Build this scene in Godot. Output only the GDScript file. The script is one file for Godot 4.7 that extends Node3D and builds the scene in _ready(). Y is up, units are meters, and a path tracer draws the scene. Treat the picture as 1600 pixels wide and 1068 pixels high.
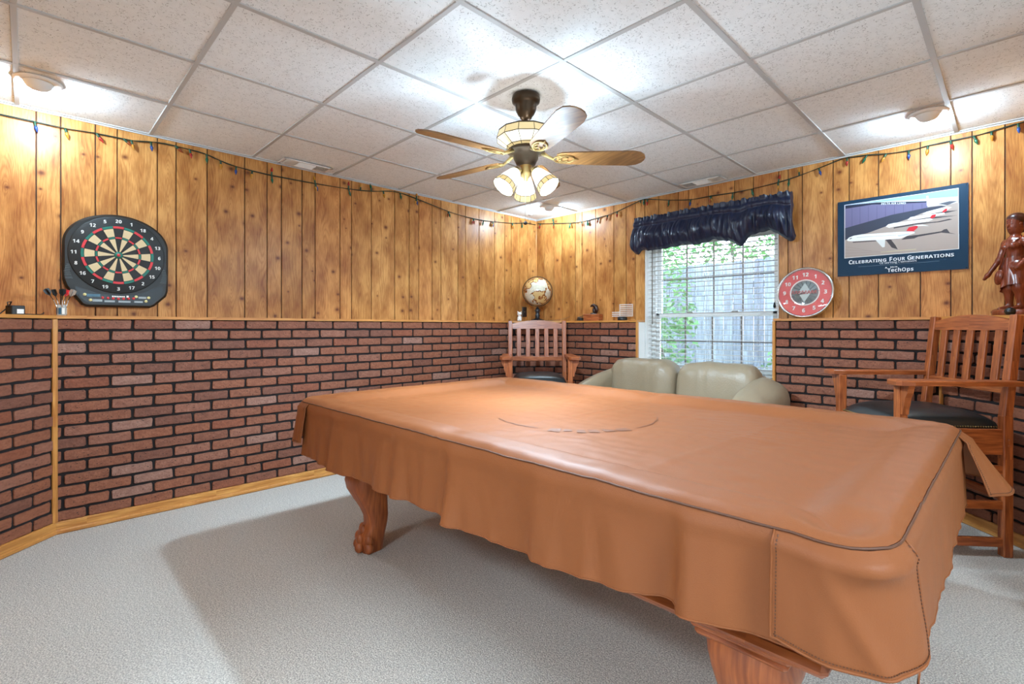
extends Node3D
# Basement games room: pine panelling over a brick knee wall, covered pool table, ceiling fan.
# x runs along the window wall, z along the dartboard wall, both from their shared corner.

const CEIL := 2.414
const LEDGE := 1.238
var rng := RandomNumberGenerator.new()
var M := {}
var used := {}

# ------------------------------------------------------------------ helpers
func numbered(n: String) -> String:
	if not used.has(n):
		used[n] = 0
		return n
	used[n] += 1
	return "%s_%03d" % [n, used[n]]

func thing(called: String, label: String, category: String, at := Vector3.ZERO, turn := 0.0, group := "") -> Node3D:
	var o := Node3D.new()
	o.name = numbered(called)
	add_child(o)
	o.position = at
	o.rotation.y = turn
	o.set_meta("label", label)
	o.set_meta("category", category)
	if group != "":
		o.set_meta("group", group)
	return o

func setting(called: String, label: String) -> Node3D:
	var o := Node3D.new()
	o.name = called
	add_child(o)
	o.set_meta("kind", "structure")
	o.set_meta("label", label)
	return o

func S(smooth := false) -> SurfaceTool:
	var s := SurfaceTool.new()
	s.begin(Mesh.PRIMITIVE_TRIANGLES)
	s.set_smooth_group(0 if smooth else -1)
	s.set_uv(Vector2.ZERO)
	return s

func mesh_of(s: SurfaceTool) -> ArrayMesh:
	s.generate_normals()
	return s.commit()

func put(s: SurfaceTool, called: String, m: Material, parent: Node, at := Vector3.ZERO, b := Basis()) -> MeshInstance3D:
	return put_mesh(mesh_of(s), called, m, parent, at, b)

func put_mesh(me: Mesh, called: String, m: Material, parent: Node, at := Vector3.ZERO, b := Basis()) -> MeshInstance3D:
	var o := MeshInstance3D.new()
	o.mesh = me
	o.name = called
	o.material_override = m
	parent.add_child(o, true)
	o.transform = Transform3D(b, at)
	return o

func tri(s: SurfaceTool, a: Vector3, b: Vector3, c: Vector3, out: Vector3) -> void:
	if (b - a).cross(c - a).dot(out) > 0.0:
		s.add_vertex(a); s.add_vertex(c); s.add_vertex(b)
	else:
		s.add_vertex(a); s.add_vertex(b); s.add_vertex(c)

func quad(s: SurfaceTool, a: Vector3, b: Vector3, c: Vector3, d: Vector3, out: Vector3) -> void:
	tri(s, a, b, c, out)
	tri(s, a, c, d, out)

# box with chamfered edges
func box(s: SurfaceTool, c: Vector3, sz: Vector3, bev := 0.0, B := Basis()) -> void:
	var h := sz * 0.5
	var e: float = minf(bev, minf(h.x, minf(h.y, h.z)) * 0.9)
	var P := func(axis: int, g: Vector3) -> Vector3:
		var q := Vector3(h.x - e, h.y - e, h.z - e)
		q[axis] = h[axis]
		return c + B * (q * g)
	for ax in 3:
		var u := (ax + 1) % 3
		var w := (ax + 2) % 3
		for sg in [-1.0, 1.0]:
			var pts := []
			for k in [[-1, -1], [1, -1], [1, 1], [-1, 1]]:
				var g := Vector3.ZERO
				g[ax] = sg; g[u] = k[0]; g[w] = k[1]
				pts.append(P.call(ax, g))
			var o := Vector3.ZERO
			o[ax] = sg
			quad(s, pts[0], pts[1], pts[2], pts[3], B * o)
			if e > 0.0:
				for sh in [-1.0, 1.0]:
					var g1 := Vector3.ZERO
					g1[ax] = sg; g1[u] = sh; g1[w] = -1
					var g2 := g1
					g2[w] = 1
					var oo := Vector3.ZERO
					oo[ax] = sg; oo[u] = sh
					quad(s, P.call(ax, g1), P.call(ax, g2), P.call(u, g2), P.call(u, g1), B * oo)
	if e > 0.0:
		for x in [-1.0, 1.0]:
			for y in [-1.0, 1.0]:
				for z in [-1.0, 1.0]:
					var g := Vector3(x, y, z)
					tri(s, P.call(0, g), P.call(1, g), P.call(2, g), B * g)

func boxm(sz: Vector3, bev := 0.0) -> ArrayMesh:
	var s := S()
	box(s, Vector3.ZERO, sz, bev)
	return mesh_of(s)

func bar(s: SurfaceTool, a: Vector3, b: Vector3, w: float, t: float, bev := 0.0, side := Vector3(1, 0, 0)) -> void:
	# rectangular bar from a to b, w across "side", t across the other way
	var y := (b - a).normalized()
	var x := (side - y * side.dot(y)).normalized()
	var z := x.cross(y)
	box(s, (a + b) * 0.5, Vector3(w, a.distance_to(b), t), bev, Basis(x, y, z))

func lathe(s: SurfaceTool, prof: Array, n := 24, c := Vector3.ZERO, B := Basis()) -> void:
	for i in prof.size() - 1:
		var p: Vector2 = prof[i]
		var q: Vector2 = prof[i + 1]
		var nr := Vector2(q.y - p.y, -(q.x - p.x))
		for k in n:
			var a0 := TAU * k / n
			var a1 := TAU * ((k + 1) % n) / n
			var d0 := Vector3(cos(a0), 0, sin(a0))
			var d1 := Vector3(cos(a1), 0, sin(a1))
			var A := c + B * (d0 * p.x + Vector3(0, p.y, 0))
			var Bq := c + B * (d1 * p.x + Vector3(0, p.y, 0))
			var C := c + B * (d1 * q.x + Vector3(0, q.y, 0))
			var D := c + B * (d0 * q.x + Vector3(0, q.y, 0))
			var am := TAU * (k + 0.5) / n
			var out := B * (Vector3(cos(am), 0, sin(am)) * nr.x + Vector3(0, nr.y, 0))
			if p.x > 0.00001:
				tri(s, A, Bq, C, out)
			if q.x > 0.00001:
				tri(s, A, C, D, out)

func tube(s: SurfaceTool, pts: Array, r, n := 8, capped := true) -> void:
	var rings := []
	var up := Vector3(0, 1, 0)
	var t0: Vector3 = (pts[1] - pts[0]).normalized()
	if absf(t0.dot(up)) > 0.9:
		up = Vector3(1, 0, 0)
	var x := up.cross(t0).normalized()
	for i in pts.size():
		var t: Vector3
		if i == 0:
			t = t0
		elif i == pts.size() - 1:
			t = (pts[i] - pts[i - 1]).normalized()
		else:
			t = (pts[i + 1] - pts[i - 1]).normalized()
		x = (x - t * x.dot(t)).normalized()
		var y := t.cross(x)
		var rr: float = r[i] if r is Array else r
		var ring := []
		for k in n:
			var a := TAU * k / n
			ring.append(pts[i] + (x * cos(a) + y * sin(a)) * rr)
		rings.append(ring)
	for i in rings.size() - 1:
		for k in n:
			var j := (k + 1) % n
			var mid: Vector3 = (rings[i][k] + rings[i][j] + rings[i + 1][k] + rings[i + 1][j]) * 0.25
			var o: Vector3 = mid - (pts[i] + pts[i + 1]) * 0.5
			quad(s, rings[i][k], rings[i][j], rings[i + 1][j], rings[i + 1][k], o)
	if capped:
		for e in [0, rings.size() - 1]:
			var o2: Vector3 = pts[0] - pts[1] if e == 0 else pts[-1] - pts[-2]
			for k in range(1, n - 1):
				tri(s, rings[e][0], rings[e][k], rings[e][k + 1], o2)

# grid surface; f(u, v) -> Vector3 ; normal side chosen by "out"
func grid(s: SurfaceTool, nu: int, nv: int, f: Callable, out = null, wrap := false) -> void:
	var P := []
	for i in nu + 1:
		var row := []
		for j in nv + 1:
			row.append(f.call(float(i) / nu, float(j) / nv))
		P.append(row)
	if wrap:
		P[nu] = P[0]
	# one winding for the whole sheet, judged on its middle
	var flip := false
	if out != null:
		var sum := 0.0
		for i in range(0, nu, maxi(1, nu / 8)):
			for j in range(0, nv, maxi(1, nv / 8)):
				var n0: Vector3 = (P[i + 1][j] - P[i][j]).cross(P[i][j + 1] - P[i][j])
				var o: Vector3 = out if out is Vector3 else out.call(P[i][j])
				sum += n0.normalized().dot(o.normalized())
		flip = sum > 0.0
	for i in nu:
		for j in nv:
			var a: Vector3 = P[i][j]
			var b: Vector3 = P[i + 1][j]
			var c: Vector3 = P[i + 1][j + 1]
			var d: Vector3 = P[i][j + 1]
			var ua := Vector2(float(i) / nu, float(j) / nv)
			var ub := Vector2(float(i + 1) / nu, float(j) / nv)
			var uc := Vector2(float(i + 1) / nu, float(j + 1) / nv)
			var ud := Vector2(float(i) / nu, float(j + 1) / nv)
			var L := [[a, ua], [b, ub], [c, uc], [a, ua], [c, uc], [d, ud]]
			if flip:
				L = [[a, ua], [c, uc], [b, ub], [a, ua], [d, ud], [c, uc]]
			for q in L:
				s.set_uv(q[1])
				s.add_vertex(q[0])

# flat polygon (x,y) given a thickness along z (0 .. t), chamfer by inset bev on the front
func prism(s: SurfaceTool, poly: PackedVector2Array, t: float, bev := 0.0, B := Basis(), c := Vector3.ZERO) -> void:
	var top := poly
	if bev > 0.0:
		var off := Geometry2D.offset_polygon(poly, -bev, Geometry2D.JOIN_MITER)
		if off.size() == 1 and off[0].size() == poly.size():
			# keep the vertex order aligned with the outline
			var o: PackedVector2Array = off[0]
			var best := 0
			for k in o.size():
				if o[k].distance_to(poly[0]) < o[best].distance_to(poly[0]):
					best = k
			top = PackedVector2Array()
			for k in o.size():
				top.append(o[(best + k) % o.size()])
			if top[1].distance_to(poly[1]) > top[top.size() - 1].distance_to(poly[1]):
				var r := PackedVector2Array()
				for k in top.size():
					r.append(top[(top.size() - k) % top.size()])
				top = r
		else:
			bev = 0.0
	var cen := Vector2.ZERO
	for p in poly:
		cen += p
	cen /= poly.size()
	var Z := func(p: Vector2, z: float) -> Vector3: return c + B * Vector3(p.x, p.y, z)
	var ti := Geometry2D.triangulate_polygon(top)
	for i in range(0, ti.size(), 3):
		tri(s, Z.call(top[ti[i]], t), Z.call(top[ti[i + 1]], t), Z.call(top[ti[i + 2]], t), B * Vector3(0, 0, 1))
	ti = Geometry2D.triangulate_polygon(poly)
	for i in range(0, ti.size(), 3):
		tri(s, Z.call(poly[ti[i]], 0), Z.call(poly[ti[i + 1]], 0), Z.call(poly[ti[i + 2]], 0), B * Vector3(0, 0, -1))
	var ccw := not Geometry2D.is_polygon_clockwise(poly)
	for i in poly.size():
		var j := (i + 1) % poly.size()
		var d := (poly[j] - poly[i]).normalized()
		var nrm := Vector2(d.y, -d.x) if ccw else Vector2(-d.y, d.x)
		var o3 := B * Vector3(nrm.x, nrm.y, 0)
		quad(s, Z.call(poly[i], 0), Z.call(poly[j], 0), Z.call(poly[j], t - bev), Z.call(poly[i], t - bev), o3)
		if bev > 0.0:
			quad(s, Z.call(poly[i], t - bev), Z.call(poly[j], t - bev), Z.call(top[j], t), Z.call(top[i], t), o3 + B * Vector3(0, 0, 1))

func ball(s: SurfaceTool, c: Vector3, r: Vector3, n := 12, B := Basis()) -> void:
	grid(s, n * 2, n, func(u, v):
		var a: float = TAU * u
		var b: float = PI * v
		return c + B * (Vector3(cos(a) * sin(b), cos(b), sin(a) * sin(b)) * r), func(p): return p - c, true)

# puffy cushion: a superellipsoid with fine creases
func puff(s: SurfaceTool, c: Vector3, r: Vector3, e1: float, e2: float, nz: FastNoiseLite, amp: float, B := Basis(), n := 26) -> void:
	var pw := func(x: float, e: float) -> float: return signf(x) * pow(absf(x), e)
	grid(s, n * 2, n, func(u, v):
		var a: float = TAU * u
		var b: float = PI * (v - 0.5)
		var ca: float = pw.call(cos(a), e2)
		var sa: float = pw.call(sin(a), e2)
		var cb: float = pw.call(cos(b), e1)
		var sb: float = pw.call(sin(b), e1)
		var q := Vector3(ca * cb, sb, sa * cb) * r
		var w := 1.0 + amp * nz.get_noise_3d(q.x * 100, q.y * 100, q.z * 100)
		return c + B * (q * w), func(p): return p - c, true)

func text(t: String, size: float, depth: float, m: Material, parent: Node, at: Vector3, b := Basis(), called := "lettering", bold := true, serif := false, align := HORIZONTAL_ALIGNMENT_CENTER) -> MeshInstance3D:
	var tm := TextMesh.new()
	var f := SystemFont.new()
	f.font_names = PackedStringArray(["Droid Serif" if serif else "Droid Sans"])
	f.font_weight = 700 if bold else 400
	tm.font = f
	tm.text = t
	tm.font_size = 32
	tm.pixel_size = size / 24.0
	tm.depth = depth
	tm.curve_step = 2.0
	tm.horizontal_alignment = align
	return put_mesh(tm, called, m, parent, at, b)

func mat(c: Color, rough := 0.5, metal := 0.0) -> StandardMaterial3D:
	var m := StandardMaterial3D.new()
	m.albedo_color = c
	m.roughness = rough
	m.metallic = metal
	return m

func c8(r: int, g: int, b: int) -> Color:
	return Color8(r, g, b)

func noise(seed_: int, freq: float, oct := 3) -> FastNoiseLite:
	var n := FastNoiseLite.new()
	n.seed = seed_
	n.frequency = freq
	n.noise_type = FastNoiseLite.TYPE_SIMPLEX_SMOOTH
	n.fractal_octaves = oct
	return n

func tex_of(img: Image) -> ImageTexture:
	img.generate_mipmaps()
	return ImageTexture.create_from_image(img)

func img_rgb(w: int, h: int, data: PackedByteArray) -> Image:
	return Image.create_from_data(w, h, false, Image.FORMAT_RGB8, data)

# ------------------------------------------------------------------ textures
# knotty pine: 1.22 m x 1.22 m, grain upright
func pine_texture() -> ImageTexture:
	var n := 1024
	var T := PackedFloat32Array(); T.resize(n * n)
	var K := PackedFloat32Array(); K.resize(n * n)
	var warp := noise(3, 0.004, 2)
	for y in n:
		for x in n:
			T[y * n + x] = x * 0.062 + 1.4 * warp.get_noise_2d(x * 1.6, y * 0.32)
	var r := RandomNumberGenerator.new()
	r.seed = 77
	for k in 44:
		var arch := k % 2 == 0
		var cx := r.randi_range(0, n - 1)
		var cy := r.randi_range(0, n - 1)
		var w: float = r.randf_range(20, 34) if arch else r.randf_range(9, 17)
		var h: float = r.randf_range(110, 240) if arch else r.randf_range(24, 60)
		var a: float = r.randf_range(2.5, 5.0) if arch else r.randf_range(1.2, 2.6)
		var core: float = 0.0 if arch else r.randf_range(5.0, 17.0)
		var ww := int(maxf(w * 2.6, core * 3.0))
		var hh := int(h * 2.6)
		for dy in range(-hh, hh):
			var yy := posmod(cy + dy, n)
			for dx in range(-ww, ww):
				var q: float = (dx * dx) / (w * w) + (dy * dy) / (h * h)
				if q < 6.5:
					var i := yy * n + posmod(cx + dx, n)
					T[i] += a * exp(-q)
					if core > 0.0:
						var d2: float = (dx * dx * 1.0 + dy * dy * 1.5) / (core * core)
						if d2 < 9.0:
							K[i] = maxf(K[i], 0.75 * exp(-d2 * 1.6) + 0.33 * exp(-d2 * 0.45))
	var fib := noise(5, 0.09, 3)
	var low := noise(9, 0.006, 3)
	var D := PackedByteArray(); D.resize(n * n * 3)
	for y in n:
		for x in n:
			var i := y * n + x
			var ring := 0.5 + 0.5 * sin(TAU * T[i])
			ring = ring * ring
			var f := fib.get_noise_2d(x * 2.2, y * 0.16)
			var l := low.get_noise_2d(x * 1.5, y * 0.6)
			var t := clampf(0.30 + 0.25 * ring + 0.34 * f + 0.62 * l, 0.0, 1.0)
			var k := K[i]
			var R := lerpf(lerpf(208, 146, t), 92, k * 0.85)
			var G := lerpf(lerpf(152, 89, t), 46, k * 0.85)
			var B := lerpf(lerpf(88, 42, t), 22, k * 0.85)
			D[i * 3] = int(R); D[i * 3 + 1] = int(G); D[i * 3 + 2] = int(B)
	return tex_of(img_rgb(n, n, D))

# plain furniture grain; along x or y of the picture
func grain_texture(lo: Color, hi: Color, n := 384, seed_ := 21, along_x := false) -> ImageTexture:
	var f := noise(seed_, 0.05, 4)
	var g := noise(seed_ + 1, 0.012, 2)
	var D := PackedByteArray(); D.resize(n * n * 3)
	for y in n:
		for x in n:
			var u: float = y if along_x else x
			var v: float = x if along_x else y
			# cross-fade near the edges so that it tiles
			var t := 0.5 + 0.55 * f.get_noise_2d(u * 2.4, v * 0.18) + 0.35 * g.get_noise_2d(u * 1.4, v * 0.5)
			t += 0.12 * sin(u * 0.33 + 5.0 * g.get_noise_2d(u, v * 0.3))
			var c := lo.lerp(hi, clampf(t, 0, 1))
			var i := (y * n + x) * 3
			D[i] = c.r8; D[i + 1] = c.g8; D[i + 2] = c.b8
	return tex_of(img_rgb(n, n, D))

func tile_textures() -> Array:
	var n := 1024
	var H := PackedFloat32Array(); H.resize(n * n)
	H.fill(1.0)
	var r := RandomNumberGenerator.new()
	r.seed = 4
	for k in 1500:
		var x := r.randf() * n
		var y := r.randf() * n
		var a := r.randf_range(-0.9, 0.9) + (PI * 0.5 if r.randf() < 0.3 else 0.0)
		var L := r.randi_range(2, 16)
		var rad := r.randf_range(0.9, 2.3)
		var dep := r.randf_range(0.35, 0.95)
		for i in L:
			a += r.randf_range(-0.35, 0.35)
			x += cos(a) * 1.3
			y += sin(a) * 1.3
			for dy in range(-3, 4):
				for dx in range(-3, 4):
					var q := Vector2(dx, dy).length() / rad
					if q < 1.3:
						var j := posmod(int(y) + dy, n) * n + posmod(int(x) + dx, n)
						H[j] = minf(H[j], 1.0 - dep * clampf(1.3 - q, 0, 1))
	var fz := noise(8, 0.16, 3)
	var lo := noise(81, 0.01, 2)
	var D := PackedByteArray(); D.resize(n * n * 3)
	var E := PackedByteArray(); E.resize(n * n * 3)
	for y in n:
		for x in n:
			var i := y * n + x
			var f := fz.get_noise_2d(x, y)
			var v := 236.0 + 9.0 * f + 4.0 * lo.get_noise_2d(x, y)
			v = lerpf(140.0, v, H[i])
			var h := clampf(H[i] * 0.78 + 0.20 * (0.5 + f), 0, 1) * 255.0
			D[i * 3] = int(v * 0.985); D[i * 3 + 1] = int(v * 0.998); D[i * 3 + 2] = int(minf(v * 1.005, 255))
			E[i * 3] = int(h); E[i * 3 + 1] = int(h); E[i * 3 + 2] = int(h)
	return [tex_of(img_rgb(n, n, D)), tex_of(img_rgb(n, n, E))]

func carpet_textures() -> Array:
	var n := 1024
	var a := noise(31, 0.075, 3)
	var b := noise(32, 0.03, 3)
	var D := PackedByteArray(); D.resize(n * n * 3)
	var E := PackedByteArray(); E.resize(n * n * 3)
	var r := RandomNumberGenerator.new()
	r.seed = 12
	for y in n:
		for x in n:
			var f := a.get_noise_2d(x, y)
			var w := r.randf() - 0.5
			var l := b.get_noise_2d(x, y)
			var v := 212.0 + 62.0 * f + 46.0 * w + 14.0 * l
			var h := clampf(0.5 + 0.6 * f + 0.3 * w, 0, 1) * 255.0
			var i := (y * n + x) * 3
			D[i] = int(clampf(v * 1.0, 0, 255)); D[i + 1] = int(clampf(v * 0.97, 0, 255)); D[i + 2] = int(clampf(v * 0.93, 0, 255))
			E[i] = int(h); E[i + 1] = int(h); E[i + 2] = int(h)
	return [tex_of(img_rgb(n, n, D)), tex_of(img_rgb(n, n, E))]

func brick_texture() -> ImageTexture:
	var n := 512
	var a := noise(41, 0.05, 4)
	var b := noise(42, 0.012, 3)
	var H := PackedFloat32Array(); H.resize(n * n)
	var r := RandomNumberGenerator.new()
	r.seed = 9
	for k in 90:
		var x := r.randi_range(0, n - 1)
		var y := r.randi_range(0, n - 1)
		var w := r.randf_range(2.0, 8.0)
		var h := r.randf_range(1.6, 4.6)
		for dy in range(-7, 8):
			for dx in range(-9, 10):
				var q := (dx * dx) / (w * w) + (dy * dy) / (h * h)
				var j := posmod(y + dy, n) * n + posmod(x + dx, n)
				H[j] = maxf(H[j], exp(-q * q))
	var D := PackedByteArray(); D.resize(n * n * 3)
	for y in n:
		for x in n:
			var t := 0.5 + 0.5 * a.get_noise_2d(x, y) + 0.5 * b.get_noise_2d(x, y * 1.4)
			t = clampf(t, 0, 1)
			var k := H[y * n + x] * 0.8
			var i := (y * n + x) * 3
			D[i] = int(lerpf(lerpf(186, 232, t), 60, k))
			D[i + 1] = int(lerpf(lerpf(168, 226, t), 42, k))
			D[i + 2] = int(lerpf(lerpf(160, 224, t), 38, k))
	return tex_of(img_rgb(n, n, D))

func relief(seed_: int, freq: float, strength: float, oct := 3) -> NoiseTexture2D:
	var t := NoiseTexture2D.new()
	t.width = 512
	t.height = 512
	t.seamless = true
	t.as_normal_map = true
	t.bump_strength = strength
	t.noise = noise(seed_, freq, oct)
	return t

func tri_map(m: StandardMaterial3D, scale_: Vector3, world := false) -> StandardMaterial3D:
	m.uv1_triplanar = true
	m.uv1_world_triplanar = world
	m.uv1_scale = scale_
	return m

func make_materials() -> void:
	var pine := mat(Color.WHITE, 0.38)
	pine.metallic_specular = 0.38
	pine.albedo_texture = pine_texture()
	M.pine = []
	for c in [Color(1, 1, 1), Color(0.95, 0.93, 0.90), Color(0.98, 0.94, 0.92), Color(0.91, 0.88, 0.84)]:
		var pv: StandardMaterial3D = pine.duplicate()
		pv.albedo_color = c
		M.pine.append(pv)
	M.groove = mat(c8(52, 32, 20), 0.8)
	var oak_t := grain_texture(c8(176, 108, 46), c8(222, 160, 84), 384, 61, true)
	var oak_u := grain_texture(c8(176, 108, 46), c8(222, 160, 84), 384, 61, false)
	M.oak = tri_map(mat(Color.WHITE, 0.4), Vector3(1.5, 1.5, 1.5)); M.oak.albedo_texture = oak_t
	M.oak_up = tri_map(mat(Color.WHITE, 0.4), Vector3(1.5, 1.5, 1.5)); M.oak_up.albedo_texture = oak_u
	var ch := grain_texture(c8(126, 60, 28), c8(192, 108, 56), 384, 71, false)
	var chx := grain_texture(c8(126, 60, 28), c8(192, 108, 56), 384, 71, true)
	M.cherry = tri_map(mat(Color.WHITE, 0.4), Vector3(2, 2, 2)); M.cherry.albedo_texture = ch
	M.cherry_x = tri_map(mat(Color.WHITE, 0.38), Vector3(2, 2, 2)); M.cherry_x.albedo_texture = chx
	for k in ["cherry", "cherry_x"]:
		M[k].clearcoat_enabled = true
		M[k].clearcoat = 0.1
		M[k].clearcoat_roughness = 0.2
	M.carved = tri_map(mat(c8(235, 205, 190), 0.25), Vector3(4, 4, 4)); M.carved.albedo_texture = grain_texture(c8(98, 46, 28), c8(150, 82, 52), 256, 75, false)
	var tl := tile_textures()
	M.tile = mat(Color.WHITE, 0.95)
	M.tile.albedo_texture = tl[0]
	M.tile.heightmap_enabled = true
	M.tile.heightmap_texture = tl[1]
	M.tile.heightmap_scale = 0.15
	M.tee = mat(c8(182, 182, 182), 0.6)
	var cp := carpet_textures()
	M.carpet = mat(Color(0.955, 0.955, 0.955), 1.0)
	tri_map(M.carpet, Vector3(1.7, 1.7, 1.7), true)
	M.carpet.albedo_texture = cp[0]
	M.carpet.heightmap_enabled = true
	M.carpet.heightmap_texture = cp[1]
	M.carpet.heightmap_scale = 0.35
	var bt := brick_texture()
	M.brick = []
	for c in [c8(168, 107, 78), c8(174, 110, 79), c8(160, 103, 78), c8(174, 118, 94), c8(148, 96, 75), c8(184, 140, 122), c8(166, 99, 69)]:
		var b := mat(c, 0.62)
		tri_map(b, Vector3(3.1, 3.1, 3.1), true)
		b.albedo_texture = bt
		b.normal_enabled = true
		b.normal_texture = M.brick[0].normal_texture if M.brick.size() > 0 else relief(43, 0.03, 5.0, 4)
		b.normal_scale = 0.5
		M.brick.append(b)
	M.mortar = mat(c8(34, 28, 28), 0.95)
	M.leather = tri_map(mat(c8(138, 80, 44), 0.54), Vector3(5, 5, 5), true)
	M.leather.metallic_specular = 0.36
	M.leather.normal_enabled = true
	M.leather.normal_texture = relief(51, 0.11, 2.0, 3)
	M.leather.normal_scale = 0.35
	M.leather_dark = mat(c8(90, 52, 30), 0.55)
	M.leather_print = mat(c8(116, 65, 35), 0.55)
	M.sofa = tri_map(mat(c8(148, 131, 107), 0.42), Vector3(4, 4, 4))
	M.sofa.normal_enabled = true
	M.sofa.normal_texture = relief(52, 0.03, 3.0, 4)
	M.sofa.normal_scale = 0.7
	M.seat = tri_map(mat(c8(25, 32, 34), 0.34), Vector3(6, 6, 6))
	M.seat.normal_enabled = true
	M.seat.normal_texture = M.leather.normal_texture
	M.seat.normal_scale = 0.3
	M.black = mat(c8(24, 25, 26), 0.45)
	M.black_gloss = mat(c8(18, 19, 21), 0.2)
	M.bronze = mat(c8(66, 52, 38), 0.35, 0.7)
	M.brass = mat(c8(176, 150, 98), 0.3, 0.9)
	M.white = mat(c8(236, 236, 234), 0.4)
	M.white_matt = mat(c8(232, 231, 228), 0.8)
	M.chrome = mat(c8(200, 200, 200), 0.18, 1.0)
	M.silver = mat(c8(190, 190, 188), 0.35, 0.9)
	M.glass = mat(Color(1, 1, 1, 0.08), 0.03)
	M.glass.transparency = BaseMaterial3D.TRANSPARENCY_ALPHA
	M.plastic_green = mat(c8(18, 62, 40), 0.5)

# ------------------------------------------------------------------ the shell
func brick_mesh(w: float, h: float, seed_: int) -> ArrayMesh:
	# face looks to +z; rough outline, rounded arrises
	var r := RandomNumberGenerator.new()
	r.seed = seed_
	var out := PackedVector2Array()
	var nx := 5
	var j := 0.0019
	var cr := 0.006
	var base := [Vector2(-w / 2 + cr, -h / 2), Vector2(w / 2 - cr, -h / 2), Vector2(w / 2, -h / 2 + cr), Vector2(w / 2, h / 2 - cr), Vector2(w / 2 - cr, h / 2), Vector2(-w / 2 + cr, h / 2), Vector2(-w / 2, h / 2 - cr), Vector2(-w / 2, -h / 2 + cr)]
	for i in base.size():
		var a: Vector2 = base[i]
		var b: Vector2 = base[(i + 1) % base.size()]
		var n := nx if absf(b.x - a.x) > 0.05 else 1
		for k in n:
			out.append(a.lerp(b, float(k) / n) + Vector2(r.randf_range(-j, j), r.randf_range(-j, j)))
	var s := S()
	var d := 0.010
	var m := out.size()
	var inn := PackedVector2Array()
	for p in out:
		inn.append(Vector2(p.x * (1.0 - 0.005 / w), p.y * (1.0 - 0.005 / h)))
	for i in m:
		var k := (i + 1) % m
		var o := Vector3(out[i].x + out[k].x, out[i].y + out[k].y, 0)
		quad(s, Vector3(out[i].x, out[i].y, 0), Vector3(out[k].x, out[k].y, 0), Vector3(out[k].x, out[k].y, d - 0.003), Vector3(out[i].x, out[i].y, d - 0.003), o)
		quad(s, Vector3(out[i].x, out[i].y, d - 0.003), Vector3(out[k].x, out[k].y, d - 0.003), Vector3(inn[k].x, inn[k].y, d), Vector3(inn[i].x, inn[i].y, d), o + Vector3(0, 0, 0.1))
		tri(s, Vector3(0, 0, d + 0.0006), Vector3(inn[i].x, inn[i].y, d), Vector3(inn[k].x, inn[k].y, d), Vector3(0, 0, 1))
	return mesh_of(s)

var brick_full := []
var brick_cut := {}

# a run of brickwork from a to b (floor points), seen from the side "nrm"; phase = where a joint falls
func brickwork(parent: Node3D, a: Vector3, b: Vector3, nrm: Vector3, phase: float, skip = null, limit := 100000) -> void:
	var L := a.distance_to(b)
	var u := (b - a).normalized()
	var up := Vector3(0, 1, 0)
	# right-handed frame whose z is nrm
	var xb := up.cross(nrm)
	var sgn := signf(xb.dot(u))
	var B := Basis(xb, up, nrm)
	var pitch := 0.2125
	var row_h := 0.0682
	var bw := 0.1985
	var bh := 0.0540
	if brick_full.is_empty():
		for k in 10:
			brick_full.append(brick_mesh(bw, bh, 100 + k))
	var rest := S()
	var has_rest := false
	var count := 0
	for row in 17:
		var y := LEDGE - 0.016 - row_h * (row + 0.5)
		var off := phase + (pitch * 0.5 if row % 2 == 1 else 0.0)
		var k0 := int(floor((0.0 - off) / pitch)) - 1
		for k in range(k0, k0 + int(L / pitch) + 4):
			var lo := off + k * pitch + (pitch - bw) * 0.5
			var hi := lo + bw
			lo = maxf(lo, 0.002)
			hi = minf(hi, L - 0.002)
			var w := hi - lo
			if w < 0.02:
				continue
			var c := a + u * ((lo + hi) * 0.5) + up * y
			var me: ArrayMesh
			if w > bw - 0.001:
				me = brick_full[rng.randi() % 10]
			else:
				var key := "%.3f" % w
				if not brick_cut.has(key):
					brick_cut[key] = brick_mesh(w, bh, 500 + brick_cut.size())
				me = brick_cut[key]
			var rot := B * Basis(Vector3(0, 0, 1), rng.randf_range(-0.006, 0.006))
			var at := c + nrm * rng.randf_range(-0.0015, 0.0012)
			var mi := 0
			var q := rng.randf()
			if q < 0.3: mi = 0
			elif q < 0.5: mi = 1
			elif q < 0.66: mi = 2
			elif q < 0.76: mi = 3
			elif q < 0.86: mi = 4
			elif q < 0.92: mi = 5
			else: mi = 6
			if (skip != null and skip.call(c)) or count >= limit:
				rest.append_from(me, 0, Transform3D(rot, at))
				has_rest = true
			else:
				put_mesh(me, "brick", M.brick[mi], parent, at, rot)
				count += 1
	if has_rest:
		var o := put_mesh(rest.commit(), "hidden_bricks", M.brick[0], parent)
		o.set_meta("kind", "stuff")

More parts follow.
